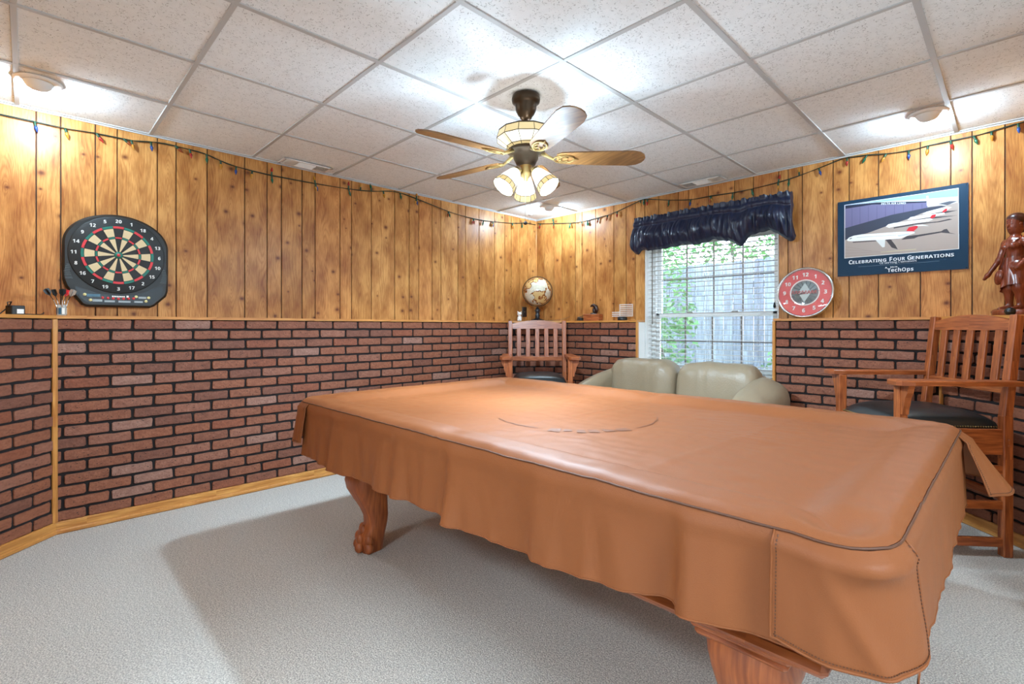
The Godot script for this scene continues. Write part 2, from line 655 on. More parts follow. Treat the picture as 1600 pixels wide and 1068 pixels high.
func plank(parent: Node3D, a: float, b: float, y0: float, y1: float, place: Callable, seed_: int) -> void:
	# face board between grooves; place(s, y, d) -> point with depth d out of the wall
	var s := S()
	var g := 0.0022
	var d := 0.006
	var P := [place.call(a + g, y0, 0.0), place.call(b - g, y0, 0.0), place.call(b - g, y1, 0.0), place.call(a + g, y1, 0.0)]
	var F := [place.call(a + g + 0.002, y0, d), place.call(b - g - 0.002, y0, d), place.call(b - g - 0.002, y1, d), place.call(a + g + 0.002, y1, d)]
	var out: Vector3 = place.call(a, y0, 1.0) - place.call(a, y0, 0.0)
	var r := RandomNumberGenerator.new()
	r.seed = seed_
	var u0 := r.randf() * (1.0 - (b - a) / 1.22)
	var v0 := r.randf() * maxf(0.0, 1.0 - (y1 - y0) / 1.22)
	var w := (b - a) / 1.22
	var h := (y1 - y0) / 1.22
	var U := [Vector2(u0, v0 + h), Vector2(u0 + w, v0 + h), Vector2(u0 + w, v0), Vector2(u0, v0)]
	if r.randf() < 0.5:
		for i in 4:
			U[i].y = 1.0 - U[i].y
	if r.randf() < 0.5:
		for i in 4:
			U[i].x = 1.0 - U[i].x
	var emit := func(q: Array, uv: Array, o: Vector3):
		var order := [0, 1, 2, 0, 2, 3]
		if (q[1] - q[0]).cross(q[2] - q[0]).dot(o) > 0.0:
			order = [0, 2, 1, 0, 3, 2]
		for i in order:
			s.set_uv(uv[i])
			s.add_vertex(q[i])
	emit.call(F, U, out)
	var side: Vector3 = place.call(b, y0, 0.0) - place.call(a, y0, 0.0)
	emit.call([P[0], F[0], F[3], P[3]], [U[0], U[0], U[3], U[3]], -side)
	emit.call([P[1], F[1], F[2], P[2]], [U[1], U[1], U[2], U[2]], side)
	s.generate_normals()
	s.generate_tangents()
	put_mesh(s.commit(), "plank", M.pine[r.randi() % 4], parent)

func slab(parent: Node3D, called: String, c: Vector3, sz: Vector3, m: Material, bev := 0.0) -> MeshInstance3D:
	var s := S()
	box(s, c, sz, bev)
	return put(s, called, m, parent)

# a knee wall strip: solid body under the ledge between floor points a and b, body goes back by "deep"
func quad_prism(s: SurfaceTool, pts: Array, y0: float, y1: float) -> void:
	var cen := Vector2.ZERO
	for p in pts:
		cen += p
	cen /= pts.size()
	for i in pts.size():
		var p: Vector2 = pts[i]
		var q: Vector2 = pts[(i + 1) % pts.size()]
		var m := (p + q) * 0.5 - cen
		quad(s, Vector3(p.x, y0, p.y), Vector3(q.x, y0, q.y), Vector3(q.x, y1, q.y), Vector3(p.x, y1, p.y), Vector3(m.x, 0, m.y))
	for i in range(1, pts.size() - 1):
		tri(s, Vector3(pts[0].x, y1, pts[0].y), Vector3(pts[i].x, y1, pts[i].y), Vector3(pts[i + 1].x, y1, pts[i + 1].y), Vector3(0, 1, 0))
		tri(s, Vector3(pts[0].x, y0, pts[0].y), Vector3(pts[i].x, y0, pts[i].y), Vector3(pts[i + 1].x, y0, pts[i + 1].y), Vector3(0, -1, 0))

const KW := 0.112       # knee wall body thickness; bricks stand 10 mm proud of it
const WX0 := 1.42       # window opening
const WX1 := 2.607
const WY0 := 0.72
const WY1 := 2.03
const CH := 0.40        # where the cut corners meet the straight knee walls
const LEFT_END := 4.14
const BACK_END := 3.594
const RX := 4.10        # right wall
const FZ := 4.66        # wall behind the camera's left
const FARX := 6.6
const FARZ := 7.4

func build_shell() -> void:
	# floor
	var fl := setting("floor", "pale grey beige cut pile carpet across the whole room")
	var s := S(true)
	var nx := 66
	var nz := 74
	for i in nx:
		for j in nz:
			var P := []
			for k in [[0, 0], [1, 0], [1, 1], [0, 1]]:
				P.append(Vector3(FARX * (i + k[0]) / nx, 0, FARZ * (j + k[1]) / nz))
			for t in [0, 1, 2, 0, 2, 3]:
				s.add_vertex(P[t])
	put(s, "carpet", M.carpet, fl)
	slab(fl, "slab", Vector3(FARX / 2, -0.11, FARZ / 2), Vector3(FARX + 0.4, 0.2, FARZ + 0.4), M.white_matt)

	# ceiling: lay-in tiles on a metal grid
	var ce := setting("ceiling", "white fissured drop ceiling tiles in a pale metal grid")
	slab(ce, "slab", Vector3(FARX / 2, CEIL + 0.16, FARZ / 2), Vector3(FARX + 0.4, 0.2, FARZ + 0.4), M.white_matt)
	var tiles := []
	for k in 4:
		var ts := S()
		var hs := 0.299
		var uvs := [Vector2(0, 0), Vector2(1, 0), Vector2(1, 1), Vector2(0, 1)]
		var pts := [Vector3(-hs, 0, -hs), Vector3(hs, 0, -hs), Vector3(hs, 0, hs), Vector3(-hs, 0, hs)]
		for t in [0, 1, 2, 0, 2, 3]:
			ts.set_uv(uvs[(t + k) % 4])
			ts.add_vertex(pts[t])
		# edges
		for e in 4:
			var a: Vector3 = pts[e]
			var b: Vector3 = pts[(e + 1) % 4]
			var upv := Vector3(0, 0.014, 0)
			ts.set_uv(Vector2.ZERO)
			quad(ts, a, b, b + upv, a + upv, a + b)
		ts.generate_normals()
		ts.generate_tangents()
		tiles.append(ts.commit())
	var gx := 0.0025
	var gz := 0.022
	var p := 0.6096
	for i in 11:
		for j in range(-1, 12):
			var cx := gx + p * (i + 0.5)
			var cz := gz + p * (j + 0.5)
			if cz < 0.0:
				continue
			var cut := Vector3.ONE
			if cx > FARX or cz > FARZ:
				continue
			put_mesh(tiles[rng.randi() % 4], "ceiling_tile", M.tile, ce, Vector3(cx, CEIL + 0.004 + rng.randf_range(-0.001, 0.001), cz), Basis.from_scale(cut))
	for i in range(0, 12):
		var x := gx + p * i
		if i == 0:
			x = 0.012
		var ms := S()
		box(ms, Vector3(x, CEIL + 0.002, FARZ / 2), Vector3(0.024, 0.008, FARZ), 0.0015)
		put(ms, "grid_tee", M.tee, ce)
	for j in range(0, 13):
		var z := gz + p * j
		if j == 0:
			z = 0.014
		var ms := S()
		box(ms, Vector3(FARX / 2, CEIL + 0.0026, z), Vector3(FARX, 0.008, 0.022 if j > 0 else 0.028), 0.0015)
		put(ms, "grid_tee", M.tee, ce)
	for q in [[Vector3(0.004, CEIL - 0.004, FZ / 2), Vector3(0.008, 0.010, FZ)], [Vector3(RX / 2, CEIL - 0.004, 0.004), Vector3(RX, 0.010, 0.008)]]:
		slab(ce, "wall_angle", q[0], q[1], M.tee, 0.001)

	# left wall: panelling above, block behind
	var wl := setting("wall_left", "knotty pine plank panelling above the brick knee wall")
	slab(wl, "backing", Vector3(-0.075 - 0.007, CEIL / 2, FZ / 2), Vector3(0.15, CEIL + 0.1, FZ + 0.6), M.groove)
	var gl := [0.0, 0.141, 0.277, 0.409, 0.507, 0.659, 0.88, 1.06, 1.158, 1.368, 1.472, 1.623, 1.728, 1.88, 2.11, 2.293, 2.395, 2.603, 2.707, 2.862, 2.965, 3.119, 3.357, 3.538, 3.641, 3.847, 3.952, 4.108, 4.212, 4.368, 4.52, FZ]
	for i in gl.size() - 1:
		plank(wl, gl[i], gl[i + 1], LEDGE - 0.03, CEIL, func(a, y, d): return Vector3(d - 0.007, y, a), 1000 + i)

	# window wall
	var wb := setting("wall_back", "knotty pine plank panelling around the window")
	var gr := [0.0, 0.12, 0.268, 0.386, 0.575, 0.666, 0.843, 1.067, 1.211, 1.315, WX0]
	for i in gr.size() - 1:
		plank(wb, gr[i], gr[i + 1], LEDGE - 0.03, CEIL, func(a, y, d): return Vector3(a, y, d - 0.007), 2000 + i)
	gr = [WX0, 1.565, 1.764, 1.862, 2.041, 2.265, 2.417, WX1]
	for i in gr.size() - 1:
		plank(wb, gr[i], gr[i + 1], WY1 + 0.0, CEIL, func(a, y, d): return Vector3(a, y, d - 0.007), 2100 + i)
	gr = [WX1, 2.675, 2.775, 2.978, 3.078, 3.251, 3.479, 3.631, 3.732, 3.879, 3.984, RX]
	for i in gr.size() - 1:
		plank(wb, gr[i], gr[i + 1], LEDGE - 0.03, CEIL, func(a, y, d): return Vector3(a, y, d - 0.007), 2200 + i)
	var bk := -0.007
	var wd := 0.22
	for q in [[-0.3, WX0, -0.1, CEIL + 0.1], [WX1, RX + 0.3, -0.1, CEIL + 0.1], [WX0, WX1, -0.1, WY0], [WX0, WX1, WY1, CEIL + 0.1]]:
		slab(wb, "backing", Vector3((q[0] + q[1]) / 2, (q[2] + q[3]) / 2, bk - wd / 2), Vector3(q[1] - q[0], q[3] - q[2], wd), M.groove)
	# plaster reveals inside the opening
	for q in [[Vector3(WX0 + 0.004, (WY0 + WY1) / 2, -0.11), Vector3(0.008, WY1 - WY0, 0.21)], [Vector3(WX1 - 0.004, (WY0 + WY1) / 2, -0.11), Vector3(0.008, WY1 - WY0, 0.21)], [Vector3((WX0 + WX1) / 2, WY1 - 0.004, -0.11), Vector3(WX1 - WX0, 0.008, 0.21)]]:
		slab(wb, "reveal", q[0], q[1], M.white_matt)
	for x in [WX0 - 0.004, WX1 + 0.004]:
		slab(wb, "reveal", Vector3(x, (WY0 + LEDGE - 0.02) / 2, 0.057), Vector3(0.014, LEDGE - 0.02 - WY0, 0.112), M.white_matt)
	slab(wb, "sill", Vector3((WX0 + WX1) / 2, WY0 + 0.012, -0.04), Vector3(WX1 - WX0, 0.024, 0.30), M.white, 0.004)

	# remaining walls, mostly behind the camera
	var wr := setting("wall_right", "pine panelled wall beyond the tall chair")
	slab(wr, "panel", Vector3(RX + 0.08, CEIL / 2, 0.75), Vector3(0.16, CEIL + 0.1, 1.5), M.oak_up)
	var wf := setting("wall_front", "pine panelled wall opposite the window")
	slab(wf, "panel", Vector3(1.2, CEIL / 2, FZ + 0.08), Vector3(2.4, CEIL + 0.1, 0.16), M.oak_up)
	var wo := setting("wall_outer", "plain pale walls of the space behind the camera")
	slab(wo, "panel", Vector3(FARX + 0.08, CEIL / 2, FARZ / 2), Vector3(0.16, CEIL + 0.1, FARZ + 0.3), M.white_matt)
	slab(wo, "panel", Vector3(FARX / 2, CEIL / 2, FARZ + 0.08), Vector3(FARX + 0.3, CEIL + 0.1, 0.16), M.white_matt)
	slab(wo, "panel", Vector3(-0.08, CEIL / 2, (FZ + FARZ) / 2 + 0.1), Vector3(0.16, CEIL + 0.1, FARZ - FZ), M.white_matt)
	slab(wo, "panel", Vector3((RX + FARX) / 2, CEIL / 2, -0.08), Vector3(FARX - RX, CEIL + 0.1, 0.16), M.white_matt)

	# brick knee walls
	var f := KW
	var top := LEDGE - 0.016
	var kl := setting("wall_left_lower", "dark red brick veneer knee wall with black mortar under the dartboard")
	var ks := S()
	quad_prism(ks, [Vector2(0, CH + 0.1), Vector2(f, CH + 0.1), Vector2(f, LEFT_END), Vector2(0, LEFT_END)], 0, top)
	put(ks, "mortar", M.mortar, kl)
	# bricks wholly behind the table stay one mass
	brickwork(kl, Vector3(f, 0, CH + 0.1), Vector3(f, 0, LEFT_END), Vector3(1, 0, 0), fposmod(3.679 - CH - 0.1 - 0.106, 0.2125), func(c): return c.z < 2.4 and c.y < 0.5)
	var kb := setting("wall_back_lower", "dark red brick veneer knee wall on both sides of the window")
	ks = S()
	quad_prism(ks, [Vector2(CH + 0.1, 0), Vector2(WX0 - 0.012, 0), Vector2(WX0 - 0.012, f), Vector2(CH + 0.1, f)], 0, top)
	quad_prism(ks, [Vector2(WX1 + 0.012, 0), Vector2(BACK_END, 0), Vector2(BACK_END, f), Vector2(WX1 + 0.012, f)], 0, top)
	quad_prism(ks, [Vector2(WX0, 0), Vector2(WX1, 0), Vector2(WX1, f), Vector2(WX0, f)], 0, WY0)
	put(ks, "mortar", M.mortar, kb)
	brickwork(kb, Vector3(CH + 0.1, 0, f), Vector3(WX0 - 0.018, 0, f), Vector3(0, 0, 1), 0.06)
	brickwork(kb, Vector3(WX1 + 0.018, 0, f), Vector3(BACK_END, 0, f), Vector3(0, 0, 1), 0.10)
	# cut corners
	var corners := [
		["wall_corner", "brick knee wall cutting the far corner behind a tall chair", Vector2(f, CH + 0.1), Vector2(CH + 0.1, f), Vector2(0, 0)],
		["wall_corner_left", "brick knee wall cutting the corner beside the dartboard", Vector2(f, LEFT_END), Vector2(f + 0.44, LEFT_END + 0.44), Vector2(0, FZ)],
		["wall_corner_right", "brick knee wall cutting the corner under the carved figure", Vector2(BACK_END, f), Vector2(BACK_END + 0.40, f + 0.40), Vector2(RX, 0)]]
	for c in corners:
		var kc := setting(c[0], c[1])
		var a: Vector2 = c[2]
		var b: Vector2 = c[3]
		var o: Vector2 = c[4]
		ks = S()
		quad_prism(ks, [a, b, o], 0, top)
		if c[0] == "wall_corner_left":
			quad_prism(ks, [a, Vector2(0, a.y), o], 0, top)
			quad_prism(ks, [b, Vector2(b.x, FZ), o], 0, top)
		elif c[0] == "wall_corner_right":
			quad_prism(ks, [a, Vector2(a.x, 0), o], 0, top)
			quad_prism(ks, [b, Vector2(RX, b.y), o], 0, top)
		put(ks, "mortar", M.mortar, kc)
		var n2 := Vector2(-(b - a).y, (b - a).x).normalized()
		if n2.dot(a - o) < 0.0:
			n2 = -n2
		brickwork(kc, Vector3(a.x, 0, a.y), Vector3(b.x, 0, b.y), Vector3(n2.x, 0, n2.y), 0.13)
	# ledges: boards on top of the knee walls
	var e := f + 0.024
	var c2 := CH + 0.1 + 0.01
	var ledges := [
		["trim_1", [Vector2(0, c2), Vector2(e, c2), Vector2(e, LEFT_END - 0.01), Vector2(0, LEFT_END - 0.01)]],
		["trim_2", [Vector2(0, 0), Vector2(c2, 0), Vector2(c2, e), Vector2(e, c2), Vector2(0, c2)]],
		["trim_3", [Vector2(c2, 0), Vector2(WX0 - 0.002, 0), Vector2(WX0 - 0.002, e), Vector2(c2, e)]],
		["trim_4", [Vector2(WX1 + 0.002, 0), Vector2(BACK_END, 0), Vector2(BACK_END, e), Vector2(WX1 + 0.002, e)]],
		["trim_5", [Vector2(BACK_END, 0), Vector2(RX, 0), Vector2(RX, f + 0.42), Vector2(BACK_END + 0.384, f + 0.42), Vector2(BACK_END - 0.01, e)]],
		["trim_6", [Vector2(0, LEFT_END - 0.01), Vector2(e, LEFT_END - 0.01), Vector2(e + 0.45, LEFT_END + 0.44), Vector2(e + 0.45, FZ), Vector2(0, FZ)]]]
	for l in ledges:
		var t := setting(l[0], "golden oak ledge board capping the brick knee wall")
		var ls := S()
		quad_prism(ls, l[1], LEDGE - 0.018, LEDGE)
		put(ls, "board", M.oak, t)
	# upright corner beads
	var uprights := [
		["trim_7", Vector3(f + 0.008, 0, LEFT_END), Vector3(0.022, 0, 0.026), 0.4],
		["trim_8", Vector3(WX0 - 0.007, 0, f + 0.012), Vector3(0.020, 0, 0.026), 0.0],
		["trim_9", Vector3(WX1 + 0.007, 0, f + 0.012), Vector3(0.020, 0, 0.026), 0.0],
		["trim_10", Vector3(BACK_END, 0, f + 0.006), Vector3(0.020, 0, 0.020), 0.4]]
	for q in uprights:
		var t := setting(q[0], "narrow oak upright finishing the edge of the brickwork")
		var us := S()
		box(us, Vector3.ZERO, Vector3(q[2].x, LEDGE - 0.02, q[2].z), 0.003)
		put(us, "strip", M.oak_up, t, q[1] + Vector3(0, (LEDGE - 0.02) / 2, 0), Basis(Vector3(0, 1, 0), q[3]))
	# corner bead of the panelling
	var tb := setting("trim_11", "thin pale bead in the corner of the panelling")
	slab(tb, "bead", Vector3(0.004, (LEDGE + CEIL) / 2, 0.004), Vector3(0.010, CEIL - LEDGE, 0.010), M.oak_up, 0.003)
	# baseboards
	var bb := [["baseboard_left", Vector3(f, 0, CH + 0.1), Vector3(f, 0, LEFT_END), Vector3(1, 0, 0)],
		["baseboard_corner", Vector3(f, 0, CH + 0.1), Vector3(CH + 0.1, 0, f), Vector3(0.7071, 0, 0.7071)],
		["baseboard_back", Vector3(CH + 0.1, 0, f), Vector3(BACK_END, 0, f), Vector3(0, 0, 1)],
		["baseboard_corner_right", Vector3(BACK_END, 0, f), Vector3(BACK_END + 0.40, 0, f + 0.40), Vector3(-0.7071, 0, 0.7071)],
		["baseboard_corner_left", Vector3(f, 0, LEFT_END), Vector3(f + 0.44, 0, LEFT_END + 0.44), Vector3(0.7071, 0, -0.7071)]]
	for q in bb:
		var t := setting(q[0], "golden oak baseboard along the foot of the brickwork")
		var a: Vector3 = q[1]
		var b: Vector3 = q[2]
		var n: Vector3 = q[3]
		var u := (b - a).normalized()
		var B := Basis(u, Vector3(0, 1, 0), u.cross(Vector3(0, 1, 0)))
		var ss := S()
		var L := a.distance_to(b) + 0.012
		box(ss, (a + b) / 2 + n * 0.007 + Vector3(0, 0.034, 0), Vector3(L, 0.068, 0.022), 0.004, B)
		box(ss, (a + b) / 2 + n * 0.014 + Vector3(0, 0.013, 0), Vector3(L, 0.026, 0.026), 0.007, B)
		put(ss, "board", M.oak, t)

# ------------------------------------------------------------------ window
func build_window() -> void:
	var w := setting("window_1", "white double hung window with narrow muntins")
	var x0 := WX0 + 0.008
	var x1 := WX1 - 0.008
	var z := -0.165
	var y0 := WY0 + 0.02
	var y1 := WY1 - 0.008
	var mid := 1.285
	var fr := S()
	for q in [[Vector3(x0 + 0.02, (y0 + y1) / 2, z), Vector3(0.04, y1 - y0, 0.09)], [Vector3(x1 - 0.02, (y0 + y1) / 2, z), Vector3(0.04, y1 - y0, 0.09)], [Vector3((x0 + x1) / 2, y1 - 0.02, z), Vector3(x1 - x0, 0.04, 0.09)], [Vector3((x0 + x1) / 2, y0 + 0.02, z), Vector3(x1 - x0, 0.04, 0.09)]]:
		box(fr, q[0], q[1], 0.003)
	put(fr, "frame", M.white, w)
	var muntin_backlit_m := mat(c8(128, 118, 110), 0.5)  # dark because backlit: the shade is put into the muntin colour
	for sash in 2:
		var lo := y0 + 0.04 if sash == 0 else mid - 0.02
		var hi := mid + 0.02 if sash == 0 else y1 - 0.04
		var zz := z + (0.018 if sash == 0 else -0.016)
		var xa := x0 + 0.04
		var xb := x1 - 0.04
		var ss := S()
		for q in [[Vector3((xa + xb) / 2, lo + 0.02, zz), Vector3(xb - xa, 0.04, 0.03)], [Vector3((xa + xb) / 2, hi - 0.02, zz), Vector3(xb - xa, 0.04, 0.03)], [Vector3(xa + 0.018, (lo + hi) / 2, zz), Vector3(0.036, hi - lo, 0.03)], [Vector3(xb - 0.018, (lo + hi) / 2, zz), Vector3(0.036, hi - lo, 0.03)]]:
			box(ss, q[0], q[1], 0.003)
		var sh := put(ss, "sash", M.white, w)
		var gx0 := xa + 0.036
		var gx1 := xb - 0.036
		var gy0 := lo + 0.04
		var gy1 := hi - 0.04
		for i in 4:
			for j in 2:
				var cx := lerpf(gx0, gx1, (i + 0.5) / 4)
				var cy := lerpf(gy0, gy1, (j + 0.5) / 2)
				put_mesh(boxm(Vector3((gx1 - gx0) / 4 - 0.002, (gy1 - gy0) / 2 - 0.002, 0.004)), "pane", M.glass, sh, Vector3(cx, cy, zz))
		for i in range(1, 4):
			put_mesh(boxm(Vector3(0.011, gy1 - gy0, 0.012), 0.002), "muntin", muntin_backlit_m, sh, Vector3(lerpf(gx0, gx1, i / 4.0), (gy0 + gy1) / 2, zz))
		put_mesh(boxm(Vector3(gx1 - gx0, 0.011, 0.011), 0.002), "muntin", muntin_backlit_m, sh, Vector3((gx0 + gx1) / 2, (gy0 + gy1) / 2, zz))
		if sash == 0:
			for i in [0.3, 0.7]:
				put_mesh(boxm(Vector3(0.06, 0.012, 0.02), 0.003), "sash_lock", M.silver, sh, Vector3(lerpf(gx0, gx1, i), hi + 0.004, zz + 0.01))

	# slatted blind hung inside the opening
	var b := thing("window_blind", "white two inch slatted blind hanging open in the window", "blind", Vector3((WX0 + WX1) / 2, WY0 + 0.03, -0.065))
	var bw := WX1 - WX0 - 0.034
	var sl := S()
	grid(sl, 1, 6, func(u, v):
		var a: float = (v - 0.5)
		return Vector3((u - 0.5) * bw, 0.0016 - 0.006 * a * a * 4 * 0.35, a * 0.048), Vector3(0, 1, 0))
	grid(sl, 1, 6, func(u, v):
		var a: float = (v - 0.5)
		return Vector3((u - 0.5) * bw, -0.0012 - 0.006 * a * a * 4 * 0.35, a * 0.048), Vector3(0, -1, 0))
	for e in [-1.0, 1.0]:
		quad(sl, Vector3(-bw / 2, -0.0033, e * 0.024), Vector3(bw / 2, -0.0033, e * 0.024), Vector3(bw / 2, -0.0005, e * 0.024), Vector3(-bw / 2, -0.0005, e * 0.024), Vector3(0, 0, e))
	var sm := mesh_of(sl)
	var slat_backlit_m := mat(c8(186, 181, 174), 0.5)  # white slats greyed to read as backlit lines, shade in the colour
	var n := 28
	for i in n:
		var y := 0.05 + i * 0.0435
		put_mesh(sm, "slat", slat_backlit_m, b, Vector3(0, y, 0), Basis(Vector3(1, 0, 0), 0.015))
	put_mesh(boxm(Vector3(bw, 0.016, 0.05), 0.004), "bottom_rail", slat_backlit_m, b, Vector3(0, 0.014, 0))
	put_mesh(boxm(Vector3(bw, 0.045, 0.055), 0.003), "headrail", slat_backlit_m, b, Vector3(0, 1.255, 0))
	for x in [-0.42, 0.0, 0.42]:
		for zz in [-0.026, 0.026]:
			var cs := S(true)
			tube(cs, [Vector3(x, 0.02, zz), Vector3(x, 1.24, zz)], 0.0011, 5)
			put(cs, "ladder_cord", M.white, b)
	var wand := S(true)
	tube(wand, [Vector3(-0.53, 0.45, 0.035), Vector3(-0.53, 1.23, 0.035)], 0.0045, 6)
	put(wand, "tilt_wand", mat(c8(120, 110, 100), 0.4), b)
	var pull := S(true)
	tube(pull, [Vector3(0.555, 0.62, 0.034), Vector3(0.555, 1.23, 0.034)], 0.0014, 5)
	put(pull, "pull_cord", M.white, b)
	var tas := S(true)
	lathe(tas, [Vector2(0, 0), Vector2(0.009, 0.002), Vector2(0.011, 0.02), Vector2(0.005, 0.045), Vector2(0, 0.046)], 10)
	put(tas, "tassel", M.black, b, Vector3(0.555, 0.575, 0.034))

	# gathered valance
	var v := thing("window_valance", "dark navy satin valance with a ruffled gathered heading over the window", "valance", Vector3(2.035, 1.84, 0.0))
	var vm := mat(c8(22, 31, 58), 0.36)
	vm.rim_enabled = true
	vm.rim = 0.35
	var nz1 := noise(201, 1.0, 2)
	var W := 1.36
	var vs := S(true)
	var top_y := 0.375
	grid(vs, 260, 46, func(u: float, t: float):
		# t = 0 at the top of the heading, 1 at the hem
		var ret := 0.075
		var total := W + 2 * ret
		var q := u * total
		var x: float
		var zb: float
		if q < ret:
			x = -W / 2 - 0.02 * t; zb = 0.012 + q
		elif q > W + ret:
			x = W / 2 + 0.02 * t; zb = 0.012 + (total - q)
		else:
			x = -W / 2 + (q - ret) + (t * 0.05 * ((q - ret) / W - 0.5)); zb = 0.012 + ret
		var fine := nz1.get_noise_2d(q * 26.0, t * 1.2)
		var broad := nz1.get_noise_2d(q * 5.5 + 40.0, t * 0.8)
		var puffy := sin(PI * clampf((t - 0.28) / 0.72, 0, 1))
		var dz := zb
		if t < 0.12:
			dz += 0.022 * fine * (1.0 - t / 0.12) + 0.006 * fine
		elif t < 0.28:
			dz += 0.012 * sin(PI * (t - 0.12) / 0.16) + 0.006 * fine
		else:
			dz += 0.055 * puffy + 0.016 * puffy * fine + 0.045 * puffy * broad + 0.006 * fine
		# tucked hem goes back towards the wall
		if t > 0.93:
			dz -= 0.03 * (t - 0.93) / 0.07
		var hem := 0.06 * nz1.get_noise_2d(q * 2.7 + 11.0, 0.0) - 0.045 * exp(-pow((x - 0.30) / 0.05, 2.0)) - 0.05 * exp(-pow((absf(x) - 0.66) / 0.07, 2.0)) + 0.02 * nz1.get_noise_2d(q * 9.0, 0.3)
		var y := lerpf(top_y + 0.010 * fine * (1.0 if t < 0.05 else 0.0), 0.065 + hem, t)
		x += 0.008 * fine * t
		return Vector3(x, y, maxf(dz, 0.008)), Vector3(0, 0, 1))
	put(vs, "cloth", vm, v)
	var rs := S(true)
	tube(rs, [Vector3(-W / 2 + 0.01, 0.30, 0.0), Vector3(-W / 2 + 0.01, 0.30, 0.075), Vector3(W / 2 - 0.01, 0.30, 0.075), Vector3(W / 2 - 0.01, 0.30, 0.0)], 0.006, 8)
	put(rs, "rod", M.white, v)

func build_outside() -> void:
	var g := setting("ground_outside", "bare yard outside the window")
	slab(g, "soil", Vector3(1.8, 0.25, -4.2), Vector3(14, 0.1, 7.6), mat(c8(110, 112, 84), 0.95))
	var f := thing("yard_fence", "weathered grey board fence seen through the blind", "fence", Vector3(0.0, 0.3, -3.3))
	var tones := []
	for k in 4:
		tones.append(tri_map(mat(Color(0.80 + 0.05 * k, 0.82 + 0.05 * k, 0.86 + 0.04 * k), 0.9), Vector3(1.2, 1.2, 1.2), true))
		tones[k].albedo_texture = grain_t_grey
	for i in 44:
		var s := S()
		var h := 1.85 + rng.randf_range(-0.02, 0.02)
		var poly := PackedVector2Array([Vector2(-0.068, 0), Vector2(0.068, 0), Vector2(0.068, h - 0.03), Vector2(0.04, h), Vector2(-0.04, h), Vector2(-0.068, h - 0.03)])
		prism(s, poly, 0.02)
		put(s, "picket", tones[rng.randi() % 4], f, Vector3(-3.2 + i * 0.146, 0, 0))
	for y in [0.35, 1.5]:
		put_mesh(boxm(Vector3(6.5, 0.09, 0.04), 0.004), "rail", tones[1], f, Vector3(0, y, -0.02))
	var leaf_m := []
	for c in [c8(96, 150, 84), c8(126, 178, 104), c8(76, 128, 72)]:
		var lm := mat(c, 0.6)
		lm.backlight_enabled = true
		lm.backlight = Color(0.35, 0.5, 0.25)
		leaf_m.append(lm)
	var r := RandomNumberGenerator.new()
	r.seed = 55
	for q in [["yard_shrub", "leafy green shrub outside the window in front of the fence", "shrub", Vector3(0.35, 0.3, -2.2), Vector3(0.55, 1.25, 0.5), 2400, 0.9], ["yard_tree", "broad leafy tree overhanging the fence outside", "tree", Vector3(0.6, 0.3, -4.2), Vector3(2.6, 1.5, 0.7), 9000, 2.5], ["yard_shrub", "low leafy shrub standing against the right of the yard fence", "shrub", Vector3(2.0, 0.3, -2.8), Vector3(0.5, 0.35, 0.3), 500, 0.3]]:
		var t := thing(q[0], q[1], q[2], q[3])
		var st := S(true)
		tube(st, [Vector3(0, 0, 0), Vector3(0.05, q[6] * 0.5, 0), Vector3(-0.03, q[6], 0.02)], [0.05, 0.04, 0.02], 7)
		put(st, "stem", mat(c8(92, 76, 58), 0.9), t)
		for part in 3:
			var ls := S()
			for i in int(q[5] / 3.0):
				var d := Vector3(r.randf_range(-1, 1), r.randf_range(-1, 1), r.randf_range(-1, 1))
				if d.length() > 1.0:
					continue
				var c: Vector3 = Vector3(0, q[6], 0) + d * q[4]
				c.y = maxf(c.y, 0.03)
				var B := Basis.from_euler(Vector3(r.randf_range(-0.9, 0.9), r.randf() * TAU, r.randf_range(-0.9, 0.9)))
				var sz := r.randf_range(0.035, 0.075)
				quad(ls, c - B.x * sz, c - B.z * sz * 0.5 + B.y * 0.006, c + B.x * sz, c + B.z * sz * 0.5 + B.y * 0.006, B.y)
			var o := put(ls, "foliage", leaf_m[part], t)
			o.set_meta("kind", "stuff")

var grain_t_grey: ImageTexture

# ------------------------------------------------------------------ pool table
const TC := Vector3(2.50, 0, 2.44)
const THX := 1.28
const THZ := 0.78

func outline(hx: float, hz: float, r: float, nx := 110, nz := 66, na := 10) -> Array:
	var P := []
	var N := []
	var cs := [Vector2(hx - r, hz - r), Vector2(hx - r, -hz + r), Vector2(-hx + r, -hz + r), Vector2(-hx + r, hz - r)]
	var st := [PI / 2, 0.0, -PI / 2, -PI]
	var ends := [Vector2(-hx + r, hz), Vector2(hx, hz - r), Vector2(hx - r, -hz), Vector2(-hx, -hz + r)]
	var nrm := [Vector2(0, 1), Vector2(1, 0), Vector2(0, -1), Vector2(-1, 0)]
	var stop := [Vector2(hx - r, hz), Vector2(hx, -hz + r), Vector2(-hx + r, -hz), Vector2(-hx, hz - r)]
	for k in 4:
		var n := nx if k % 2 == 0 else nz
		for i in range(1, n):
			P.append(ends[k].lerp(stop[k], float(i) / n))
			N.append(nrm[k])
		for i in na + 1:
			var a: float = st[k] - (PI / 2) * i / na
			var d := Vector2(cos(a), sin(a))
			P.append(cs[k] + d * r)
			N.append(d)
	return [P, N]

var cov_a := noise(301, 1.0, 3)
var cov_b := noise(302, 1.0, 2)

func crease(x: float, w: float) -> float:
	return exp(-pow(x / w, 2.0))

